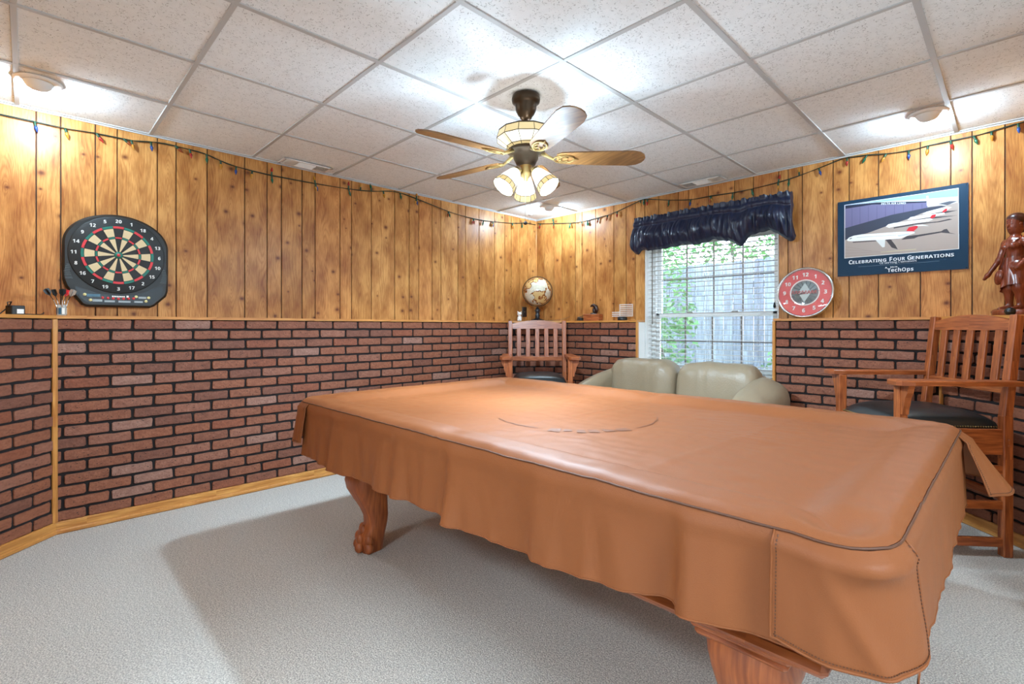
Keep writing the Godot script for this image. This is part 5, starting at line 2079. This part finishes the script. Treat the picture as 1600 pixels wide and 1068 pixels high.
func build_poster() -> void:
	var W := 0.705
	var H := 0.543
	var t := thing("aircraft_poster", "navy bordered poster of parked white airliners pinned to the panelling", "poster", Vector3(3.363, 1.812, 0.004))
	var img := Image.create(896, 698, false, Image.FORMAT_RGB8)
	img.fill(c8(22, 50, 72))
	fill_poly(img, [[53, 33], [838, 31], [840, 532], [53, 531]], c8(226, 228, 230))
	fill_poly(img, [[57, 37], [834, 35], [836, 528], [57, 527]], c8(168, 154, 146))
	fill_poly(img, [[57, 37], [834, 35], [834, 140], [57, 60]], c8(140, 172, 204))
	fill_poly(img, [[217, 42], [834, 100], [834, 140], [57, 70], [57, 44]], c8(196, 208, 220))
	fill_poly(img, [[59, 45], [643, 112], [643, 160], [404, 186], [298, 208], [59, 255]], c8(110, 106, 138))
	for k in 9:
		var x := 110 + k * 62
		fill_poly(img, [[x, 60 + (x - 59) / 9], [x + 3, 60 + (x - 59) / 9], [x + 3, 250 - (x - 59) / 6], [x, 250 - (x - 59) / 6]], c8(88, 84, 116))
	fill_poly(img, [[60, 39], [292, 52], [643, 104], [643, 115], [258, 67], [60, 69]], c8(44, 48, 66))
	fill_poly(img, [[58, 250], [298, 203], [404, 181], [649, 158], [732, 158], [790, 184], [618, 196], [507, 237], [365, 276], [230, 318], [103, 342], [58, 362]], c8(62, 66, 80))
	fill_poly(img, [[636, 58], [650, 61], [653, 144], [638, 142]], c8(222, 216, 210))
	fill_poly(img, [[643, 130], [702, 120], [784, 125], [833, 122], [833, 150], [761, 157], [643, 150]], c8(206, 208, 210))
	fill_poly(img, [[710, 140], [780, 130], [830, 138], [770, 160]], c8(84, 88, 98))
	var sh := c8(70, 66, 70)
	var wh := c8(236, 238, 236)
	var rd := c8(204, 48, 58)
	fill_poly(img, [[642, 218], [761, 208], [833, 214], [750, 226]], sh)
	fill_poly(img, [[609, 207], [636, 192], [761, 171], [795, 181], [761, 206], [642, 214]], wh)
	fill_poly(img, [[737, 206], [755, 189], [769, 187], [764, 210], [740, 218]], rd)
	fill_poly(img, [[538, 250], [672, 243], [833, 256], [700, 258]], sh)
	fill_poly(img, [[510, 242], [532, 221], [642, 216], [749, 219], [755, 233], [672, 241], [538, 246]], wh)
	fill_poly(img, [[660, 243], [672, 225], [699, 224], [690, 248], [669, 255]], rd)
	fill_poly(img, [[417, 294], [569, 281], [708, 286], [780, 276], [800, 284], [720, 294], [581, 292], [417, 304]], sh)
	fill_poly(img, [[361, 279], [378, 261], [417, 255], [660, 251], [678, 264], [648, 276], [569, 279], [417, 288], [384, 293]], wh)
	fill_poly(img, [[468, 409], [506, 382], [581, 381], [731, 371], [749, 358], [766, 357], [783, 391], [821, 407], [731, 383], [581, 397], [556, 409]], sh)
	fill_poly(img, [[359, 394], [390, 386], [429, 453], [445, 491], [403, 470]], sh)
	fill_poly(img, [[118, 384], [257, 391], [364, 399], [460, 400], [364, 404], [118, 392]], sh)
	fill_poly(img, [[284, 384], [358, 390], [354, 459], [337, 461]], c8(214, 216, 214))
	fill_poly(img, [[71, 362], [89, 340], [125, 328], [188, 324], [277, 330], [455, 338], [550, 348], [562, 362], [519, 376], [468, 397], [364, 395], [257, 387], [118, 380], [82, 373]], wh)
	fill_poly(img, [[90, 352], [110, 346], [112, 352], [94, 358]], sh)
	for k in 26:
		img.fill_rect(Rect2i(150 + k * 11, 346 + k * 0.6, 5, 4), c8(120, 124, 130))
	fill_poly(img, [[503, 337], [519, 308], [581, 301], [578, 321], [550, 348]], rd)
	fill_poly(img, [[550, 292], [612, 298], [654, 317], [618, 309], [581, 307]], c8(222, 224, 222))
	fill_poly(img, [[440, 366], [520, 360], [530, 372], [452, 380]], c8(200, 204, 204))
	for k in 30:
		img.fill_rect(Rect2i(330 + k * 8, 500, 5, 5), c8(216, 206, 150))
	# tarmac joints
	for k in 4:
		fill_poly(img, [[60, 420 + k * 30], [400 + k * 100, 527], [396 + k * 100, 527], [60, 424 + k * 30]], c8(156, 142, 134))
	img.fill_rect(Rect2i(159, 618, 560, 2), c8(120, 136, 148))
	var m := mat(Color.WHITE, 0.5)
	m.metallic_specular = 0.3
	m.albedo_texture = tex_of(img)
	var s := S(true)
	grid(s, 24, 4, func(u: float, v: float): return Vector3((u - 0.5) * W, (0.5 - v) * H, 0.006 + 0.002 * sin(u * 7.0)), Vector3(0, 0, 1))
	s.generate_normals()
	s.generate_tangents()
	put_mesh(s.commit(), "sheet", m, t)
	s = S()
	box(s, Vector3(0, 0, 0.0018), Vector3(W, H, 0.002))
	put(s, "backing", M.white_matt, t)
	var px := func(x: float, y: float) -> Vector3: return Vector3((x / 896.0 - 0.5) * W, (0.5 - y / 698.0) * H, 0.0095)
	var ink := mat(c8(222, 228, 232), 0.5)
	# small capitals with larger initials
	var words := [["C", "ELEBRATING", 88.0, 365.0], ["F", "OUR", 385.0, 494.0], ["G", "ENERATIONS", 513.0, 809.0]]
	for w in words:
		var y := 576.0
		text(w[0], 0.030, 0.0006, ink, t, px.call(w[2] + 12, y - 4), Basis.from_scale(Vector3(0.95, 1, 1)), "lettering")
		var mi := text(w[1], 0.022, 0.0006, ink, t, px.call((w[2] + 28 + w[3]) / 2, y), Basis(), "lettering")
		var bw: float = mi.mesh.get_aabb().size.x
		var want: float = (w[3] - w[2] - 28) / 896.0 * W
		mi.transform.basis = Basis.from_scale(Vector3(want / bw, 1, 1))
	text("Of Serving Customers", 0.014, 0.0006, ink, t, px.call(445, 601), Basis.from_scale(Vector3(1.05, 1, 1)), "lettering", false, true)
	text("DELTA AIR LINES", 0.013, 0.0006, ink, t, px.call(415, 84), Basis(Vector3(0, 0, 1), -0.14), "lettering")
	text("DELTA", 0.010, 0.0006, ink, t, px.call(418, 643), Basis(), "lettering")
	text("TechOps", 0.026, 0.0006, ink, t, px.call(462, 670), Basis(), "lettering")
	s = S()
	prism(s, PackedVector2Array([Vector2(0, 0.006), Vector2(0.007, -0.005), Vector2(-0.007, -0.005)]), 0.0006, 0.0, Basis(), px.call(364, 643))
	put(s, "triangle_mark", ink, t)
	for q in [[12, 12], [884, 12], [884, 686], [12, 686]]:
		s = S(true)
		ball(s, px.call(q[0], q[1]), Vector3(0.004, 0.004, 0.003), 6)
		put(s, "push_pin", M.black, t)

# ------------------------------------------------------------------ carved figure
# smooth union of tapered capsules, meshed as surface nets
func nets(bones: Array, cell: float, k: float) -> ArrayMesh:
	var lo := Vector3(1e9, 1e9, 1e9)
	var hi := -lo
	for b in bones:
		for e in [[b[0], b[2]], [b[1], b[3]]]:
			lo = lo.min(e[0] - Vector3.ONE * (e[1] + 3 * cell))
			hi = hi.max(e[0] + Vector3.ONE * (e[1] + 3 * cell))
	var nx := int((hi.x - lo.x) / cell) + 2
	var ny := int((hi.y - lo.y) / cell) + 2
	var nz := int((hi.z - lo.z) / cell) + 2
	var F := PackedFloat32Array()
	F.resize(nx * ny * nz)
	F.fill(1.0)
	for b in bones:
		var a: Vector3 = b[0]
		var c: Vector3 = b[1]
		var r0: float = b[2]
		var r1: float = b[3]
		var pad := maxf(r0, r1) + k + 2 * cell
		var l := ((a.min(c) - Vector3.ONE * pad - lo) / cell).floor()
		var h := ((a.max(c) + Vector3.ONE * pad - lo) / cell).ceil()
		var ac := c - a
		var L2 := maxf(ac.length_squared(), 1e-9)
		for z in range(maxi(int(l.z), 0), mini(int(h.z) + 1, nz)):
			for y in range(maxi(int(l.y), 0), mini(int(h.y) + 1, ny)):
				for x in range(maxi(int(l.x), 0), mini(int(h.x) + 1, nx)):
					var p := lo + Vector3(x, y, z) * cell
					var q := clampf((p - a).dot(ac) / L2, 0, 1)
					var d := p.distance_to(a + ac * q) - lerpf(r0, r1, q)
					var i := (z * ny + y) * nx + x
					var f := F[i]
					var hh := maxf(k - absf(f - d), 0.0) / k
					F[i] = minf(f, d) - hh * hh * k * 0.25
	var vid := {}
	var V := PackedVector3Array()
	for z in nz - 1:
		for y in ny - 1:
			for x in nx - 1:
				var i := (z * ny + y) * nx + x
				var v := [F[i], F[i + 1], F[i + nx], F[i + nx + 1], F[i + nx * ny], F[i + nx * ny + 1], F[i + nx * ny + nx], F[i + nx * ny + nx + 1]]
				var neg := 0
				for q in v:
					if q < 0.0:
						neg += 1
				if neg == 0 or neg == 8:
					continue
				var sum := Vector3.ZERO
				var cnt := 0
				for e in [[0, 1], [2, 3], [4, 5], [6, 7], [0, 2], [1, 3], [4, 6], [5, 7], [0, 4], [1, 5], [2, 6], [3, 7]]:
					var p: float = v[e[0]]
					var q: float = v[e[1]]
					if (p < 0.0) != (q < 0.0):
						var u := p / (p - q)
						var A := Vector3(e[0] & 1, (e[0] >> 1) & 1, e[0] >> 2)
						var Bq := Vector3(e[1] & 1, (e[1] >> 1) & 1, e[1] >> 2)
						sum += A.lerp(Bq, u)
						cnt += 1
				vid[i] = V.size()
				V.append(lo + (Vector3(x, y, z) + sum / cnt) * cell)
	var s := S(true)
	var st := [1, nx, nx * ny]
	for i in vid.keys():
		for ax in 3:
			var u: int = st[(ax + 1) % 3]
			var w: int = st[(ax + 2) % 3]
			var j: int = i + st[ax]
			if (F[i] < 0.0) == (F[j] < 0.0):
				continue
			if not (vid.has(i - u) and vid.has(i - w) and vid.has(i - u - w)):
				continue
			var a := V[vid[i]]
			var b := V[vid[i - u]]
			var c := V[vid[i - u - w]]
			var d := V[vid[i - w]]
			var o := Vector3.ZERO
			o[ax] = 1.0 if F[i] < 0.0 else -1.0
			quad(s, a, b, c, d, o)
	return mesh_of(s)

func build_statue() -> void:
	var t := thing("carved_figure", "carved red brown wooden figure of a standing person in a draped wrap", "statue", Vector3(3.925, LEDGE, 0.185), -0.85)
	# local: x across, y up, z towards the viewer's side of the figure
	var V := func(x: float, y: float, z: float) -> Vector3: return Vector3(x, y, z)
	var bones := [
		[V.call(0, 0.50, 0.0), V.call(0, 0.545, 0.006), 0.034, 0.036],
		[V.call(0, 0.487, 0.012), V.call(0, 0.510, 0.016), 0.020, 0.024],
		[V.call(0, 0.45, 0), V.call(0, 0.49, 0), 0.019, 0.018],
		[V.call(-0.050, 0.425, 0), V.call(0.050, 0.425, 0), 0.026, 0.026],
		[V.call(0, 0.42, 0), V.call(0, 0.33, 0), 0.046, 0.038],
		[V.call(-0.026, 0.400, 0.030), V.call(-0.026, 0.398, 0.036), 0.024, 0.020],
		[V.call(0.026, 0.400, 0.030), V.call(0.026, 0.398, 0.036), 0.024, 0.020],
		[V.call(-0.022, 0.285, 0), V.call(0.022, 0.285, 0), 0.050, 0.050],
		[V.call(-0.028, 0.27, 0.004), V.call(-0.034, 0.16, 0.010), 0.046, 0.030],
		[V.call(-0.034, 0.16, 0.010), V.call(-0.036, 0.055, 0.002), 0.026, 0.015],
		[V.call(-0.036, 0.050, 0.0), V.call(-0.044, 0.040, 0.052), 0.016, 0.010],
		[V.call(0.028, 0.27, 0.004), V.call(0.030, 0.16, 0.010), 0.046, 0.030],
		[V.call(0.030, 0.16, 0.010), V.call(0.030, 0.055, 0.0), 0.026, 0.015],
		[V.call(0.030, 0.050, 0.0), V.call(0.034, 0.040, 0.052), 0.016, 0.010],
		[V.call(-0.064, 0.420, 0), V.call(-0.084, 0.330, 0.018), 0.020, 0.015],
		[V.call(-0.084, 0.330, 0.018), V.call(-0.122, 0.245, 0.050), 0.015, 0.011],
		[V.call(-0.122, 0.245, 0.050), V.call(-0.134, 0.222, 0.060), 0.012, 0.009],
		[V.call(0.064, 0.420, 0), V.call(0.086, 0.340, -0.006), 0.020, 0.015],
		[V.call(0.086, 0.340, -0.006), V.call(0.060, 0.270, 0.046), 0.015, 0.012]]
	put_mesh(nets(bones, 0.0062, 0.012), "body", M.carved, t)
	# hair, cap of carved locks
	var s := S(true)
	ball(s, V.call(0, 0.556, -0.005), Vector3(0.043, 0.038, 0.045), 12)
	ball(s, V.call(0, 0.520, -0.030), Vector3(0.040, 0.044, 0.026), 12)
	put(s, "hair", mat(c8(60, 22, 14), 0.3), t)
	# face
	s = S(true)
	ball(s, V.call(0, 0.518, 0.040), Vector3(0.006, 0.011, 0.008), 6)
	for sx in [-1.0, 1.0]:
		ball(s, V.call(sx * 0.013, 0.527, 0.034), Vector3(0.007, 0.004, 0.004), 6)
		ball(s, V.call(sx * 0.035, 0.522, 0.004), Vector3(0.005, 0.010, 0.008), 6)
	ball(s, V.call(0, 0.500, 0.036), Vector3(0.010, 0.004, 0.005), 6)
	put(s, "face", M.carved, t)
	# wrap hanging from waist to knee
	s = S(true)
	grid(s, 40, 14, func(u: float, v: float):
		var a := TAU * u
		var y := lerpf(0.335, 0.150 + 0.03 * sin(a + 0.8), v)
		var r := lerpf(0.047, 0.060, v) + 0.005 * sin(a * 9.0 + v * 3.0) * v
		return V.call(cos(a) * r * 1.12, y, sin(a) * r * 0.98 + 0.004), func(p: Vector3): return Vector3(p.x, 0, p.z), true)
	put(s, "wrap", M.carved, t)
	# gourd slung on a strap
	s = S(true)
	ball(s, V.call(-0.040, 0.225, 0.056), Vector3(0.026, 0.046, 0.016), 10, Basis(Vector3(0, 0, 1), -0.25))
	var g := put(s, "gourd", M.carved, t)
	s = S(true)
	tube(s, [V.call(0.050, 0.440, 0.022), V.call(0.010, 0.385, 0.062), V.call(-0.022, 0.320, 0.056), V.call(-0.036, 0.268, 0.060)], 0.0045, 6)
	put(s, "strap", M.carved, g)
	# rocky base with a dark ball at one side
	s = S(true)
	var nz := noise(601, 0.05, 2)
	puff(s, V.call(0, 0.014, 0.0), Vector3(0.115, 0.027, 0.085), 0.5, 0.8, nz, 0.10)
	ball(s, V.call(-0.070, 0.022, 0.030), Vector3(0.040, 0.022, 0.034), 10)
	put(s, "base", M.carved, t)
	s = S(true)
	ball(s, V.call(0.055, 0.022, 0.078), Vector3(0.026, 0.024, 0.026), 12)
	put(s, "dark_ball", M.black_gloss, t)

func globe_texture() -> ImageTexture:
	var w := 512
	var h := 256
	var n := noise(701, 0.9, 4)
	var D := PackedByteArray(); D.resize(w * h * 3)
	for y in h:
		for x in w:
			var a := TAU * x / w
			var b := PI * y / h
			var p := Vector3(cos(a) * sin(b), cos(b), sin(a) * sin(b))
			var v := n.get_noise_3d(p.x * 1.25, p.y * 1.25, p.z * 1.25)
			var f := n.get_noise_3d(p.x * 6, p.y * 6 + 9, p.z * 6)
			var c := Color8(222, 212, 190).lerp(Color8(196, 190, 172), clampf(0.5 + f, 0, 1))
			if v > 0.06:
				c = Color8(176, 112, 60).lerp(Color8(116, 60, 26), clampf(0.5 + 1.4 * f, 0, 1))
				if v > 0.22:
					c = Color8(214, 178, 120)
			elif v > 0.04:
				c = Color8(112, 92, 66)
			var i := (y * w + x) * 3
			D[i] = c.r8; D[i + 1] = c.g8; D[i + 2] = c.b8
	return tex_of(img_rgb(w, h, D))

# ------------------------------------------------------------------ put it together
const LAMP := 0.2
const BOWL := 0.006
const SPOT := 1.45
const CAN := 0.42
const PANEL := 5
const SKYE := 4.5
const PANEL_TINT := Color(0.86, 0.94, 1.0)

# unseen lay-in panel added as fill light from behind the camera
func build_panel(label: String, at: Vector3, turn: float, energy: float) -> void:
	var t := thing("added_fill_panel", label, "ceiling light", at, turn, "unseen lay-in panels added for fill")
	var s := S()
	for q in [[Vector3(0, -0.004, 0.29), Vector3(1.2, 0.012, 0.03)], [Vector3(0, -0.004, -0.29), Vector3(1.2, 0.012, 0.03)], [Vector3(0.585, -0.004, 0), Vector3(0.03, 0.012, 0.61)], [Vector3(-0.585, -0.004, 0), Vector3(0.03, 0.012, 0.61)]]:
		box(s, q[0], q[1], 0.002)
	put(s, "frame", M.white, t)
	s = S()
	box(s, Vector3(0, -0.004, 0), Vector3(1.14, 0.006, 0.55))
	put(s, "diffuser", lamp_glass(Color(0.96, 0.98, 1.0), 2.0), t)
	var al := AreaLight3D.new()
	al.name = "panel_glow"
	al.light_color = PANEL_TINT
	al.light_energy = energy
	al.area_size = Vector2(1.12, 0.54)
	al.area_range = 14.0
	al.area_attenuation = 2.0
	al.shadow_enabled = true
	t.add_child(al)
	al.position = Vector3(0, -0.014, 0)
	al.rotation.x = -PI / 2

func _ready() -> void:
	rng.seed = 2024
	# camera: level, lens shifted a little
	var cam := Camera3D.new()
	cam.name = "camera"
	add_child(cam)
	cam.position = Vector3(3.9282, 1.1722, 4.2533)
	cam.rotation = Vector3(0, deg_to_rad(45.541), 0)
	cam.projection = Camera3D.PROJECTION_FRUSTUM
	cam.near = 0.05
	cam.far = 100.0
	cam.size = 0.05 * 1068.0 / 773.68
	cam.frustum_offset = Vector2(0, -0.05 * 23.28 / 773.68)
	cam.current = true
	var we := WorldEnvironment.new()
	we.name = "environment"
	var env := Environment.new()
	env.background_mode = Environment.BG_SKY
	var sky := Sky.new()
	var sm := ProceduralSkyMaterial.new()
	sm.sky_top_color = Color(0.72, 0.82, 0.93)
	sm.sky_horizon_color = Color(0.90, 0.94, 0.97)
	sm.ground_bottom_color = Color(0.42, 0.44, 0.38)
	sm.ground_horizon_color = Color(0.80, 0.83, 0.84)
	sm.sun_angle_max = 0.0
	sm.energy_multiplier = SKYE
	sky.sky_material = sm
	env.sky = sky
	env.tonemap_mode = Environment.TONE_MAPPER_LINEAR
	env.tonemap_exposure = 2.12
	env.sdfgi_enabled = true
	env.ssao_enabled = true
	env.ssil_enabled = true
	we.environment = env
	add_child(we)

	make_materials()
	M.rib = mat(c8(74, 82, 84), 0.4)
	M.wire = mat(c8(16, 34, 24), 0.5)
	M.flight_red = mat(c8(206, 40, 48), 0.4)
	M.globe = mat(Color.WHITE, 0.25)
	M.globe.albedo_texture = globe_texture()
	for q in [["r", c8(150, 34, 30)], ["g", c8(18, 82, 58)], ["b", c8(32, 60, 122)], ["a", c8(176, 118, 40)], ["o", c8(136, 62, 30)]]:
		var bm := mat(q[1], 0.18)
		M["bulb_" + q[0]] = bm
	grain_t_grey = grain_texture(c8(120, 124, 130), c8(190, 196, 204), 256, 95, false)

	build_shell()
	build_window()
	build_outside()
	build_table()
	build_chair("tall cherry wood spectator chair with black seat in the far corner below the globe", Vector3(0.697, 0, 0.722), deg_to_rad(45.5))
	build_chair("tall cherry wood spectator chair with black seat below the carved figure", Vector3(3.52, 0, 0.627), deg_to_rad(-50.1))
	build_sofa()
	build_fan()
	build_can("eyeball ceiling light washing the panelling above the dartboard", Vector3(0.458, CEIL, 4.209), Vector3(-1, 0, 0.0), CAN)
	build_can("eyeball ceiling light in the far corner above the globe", Vector3(0.546, CEIL, 0.397), Vector3(-1, 0, -1), CAN)
	build_can("eyeball ceiling light washing the panelling above the poster", Vector3(3.567, CEIL, 0.508), Vector3(0.0, 0, -1), CAN)
	build_panel("unseen light panel added for fill in the ceiling behind the front wall opening", Vector3(2.9, CEIL, 5.75), 0.0, PANEL)
	build_panel("unseen light panel added for fill in the ceiling beyond the right wall", Vector3(5.4, CEIL, 3.6), PI / 2, PANEL)
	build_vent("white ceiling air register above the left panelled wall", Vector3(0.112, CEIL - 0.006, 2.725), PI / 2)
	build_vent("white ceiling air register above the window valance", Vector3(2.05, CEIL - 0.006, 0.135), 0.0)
	var cy := ["a", "b", "a", "r", "g"]
	var WL := [[4.36, 2.341], [4.22, 2.341], [4.09, 2.339], [3.95, 2.348], [3.78, 2.350], [3.65, 2.371], [3.55, 2.375], [3.38, 2.365], [3.28, 2.339], [3.18, 2.322], [2.94, 2.309], [2.61, 2.315], [2.33, 2.327], [2.12, 2.348], [1.89, 2.389], [1.66, 2.367], [1.29, 2.309], [0.97, 2.287], [0.70, 2.297], [0.41, 2.322], [0.21, 2.355], [0.03, 2.36]]
	WL.push_front([4.58, 2.345])
	var BL := [[4.32, 2.320, "a"], [4.21, 2.315, "b"], [4.09, 2.317, "a"], [3.98, 2.324, "r", 0.6], [3.87, 2.343, "o", 0.9], [3.78, 2.333, "a"], [3.69, 2.340, "b"], [3.56, 2.366, "o", 0.9], [3.49, 2.354, "r"], [3.37, 2.360, "g"], [3.28, 2.324, "a"], [3.18, 2.310, "b"], [3.06, 2.306, "a"], [2.96, 2.354, "r"], [2.86, 2.292, "g"], [2.75, 2.344, "a"], [2.64, 2.292, "b"], [2.53, 2.300, "a"], [2.44, 2.352, "r"], [2.33, 2.305, "g"], [2.21, 2.369, "a"], [2.13, 2.371, "g"], [2.01, 2.346, "a"], [1.84, 2.359, "g"], [1.69, 2.392, "a"], [1.63, 2.314, "b"], [1.52, 2.308, "a"], [1.33, 2.279, "g"], [1.24, 2.271, "o"], [1.03, 2.254, "r"], [0.95, 2.273, "o"], [0.82, 2.258, "g"], [0.72, 2.266, "a"], [0.61, 2.273, "b"], [0.51, 2.29, "o"], [0.40, 2.29, "a"], [0.28, 2.30, "g"]]
	build_string("string of unlit coloured bulbs along the top of the dartboard wall", WL, BL, true)
	var WR := [[0.03, 2.375], [0.08, 2.365], [0.28, 2.337], [0.60, 2.300], [0.89, 2.306], [1.12, 2.333], [1.38, 2.395], [1.46, 2.393], [1.68, 2.344], [1.89, 2.311], [2.07, 2.309], [2.26, 2.300], [2.41, 2.302], [2.61, 2.314], [2.76, 2.335], [2.89, 2.362], [3.02, 2.392], [3.07, 2.396], [3.19, 2.386], [3.30, 2.368], [3.42, 2.359], [3.52, 2.366], [3.63, 2.368], [3.74, 2.369], [3.82, 2.375], [3.91, 2.388], [3.96, 2.392], [4.06, 2.395]]
	var BR := [[0.13, 2.333, "r"], [0.25, 2.370, "g"], [0.34, 2.300, "o"], [0.44, 2.278, "a"], [0.55, 2.269, "g"], [0.65, 2.257, "o"], [0.75, 2.301, "g"], [0.81, 2.241, "g"], [0.93, 2.267, "o"], [1.00, 2.273, "o"], [1.13, 2.299, "r"], [1.32, 2.315, "a"], [1.42, 2.376, "g"], [1.50, 2.347, "r"], [1.61, 2.335, "o"], [1.71, 2.324, "g"], [1.91, 2.288, "b"], [2.02, 2.289, "a"], [2.12, 2.290, "o"], [2.22, 2.286, "g"], [2.42, 2.294, "g"], [2.53, 2.317, "a"], [2.62, 2.342, "r"], [2.72, 2.309, "g"], [2.82, 2.378, "a"], [2.92, 2.343, "b"], [3.11, 2.376, "r"], [3.20, 2.369, "g", -0.5], [3.30, 2.346, "a", -0.5], [3.42, 2.333, "b"], [3.52, 2.338, "a"], [3.62, 2.333, "r"], [3.74, 2.345, "g", 0.3], [3.83, 2.357, "a"], [3.94, 2.362, "b"]]
	build_string("string of unlit coloured bulbs along the top of the window wall", WR, BR, false)
	build_dartboard()
	build_ledge_things()
	build_clock()
	build_poster()
	build_statue()
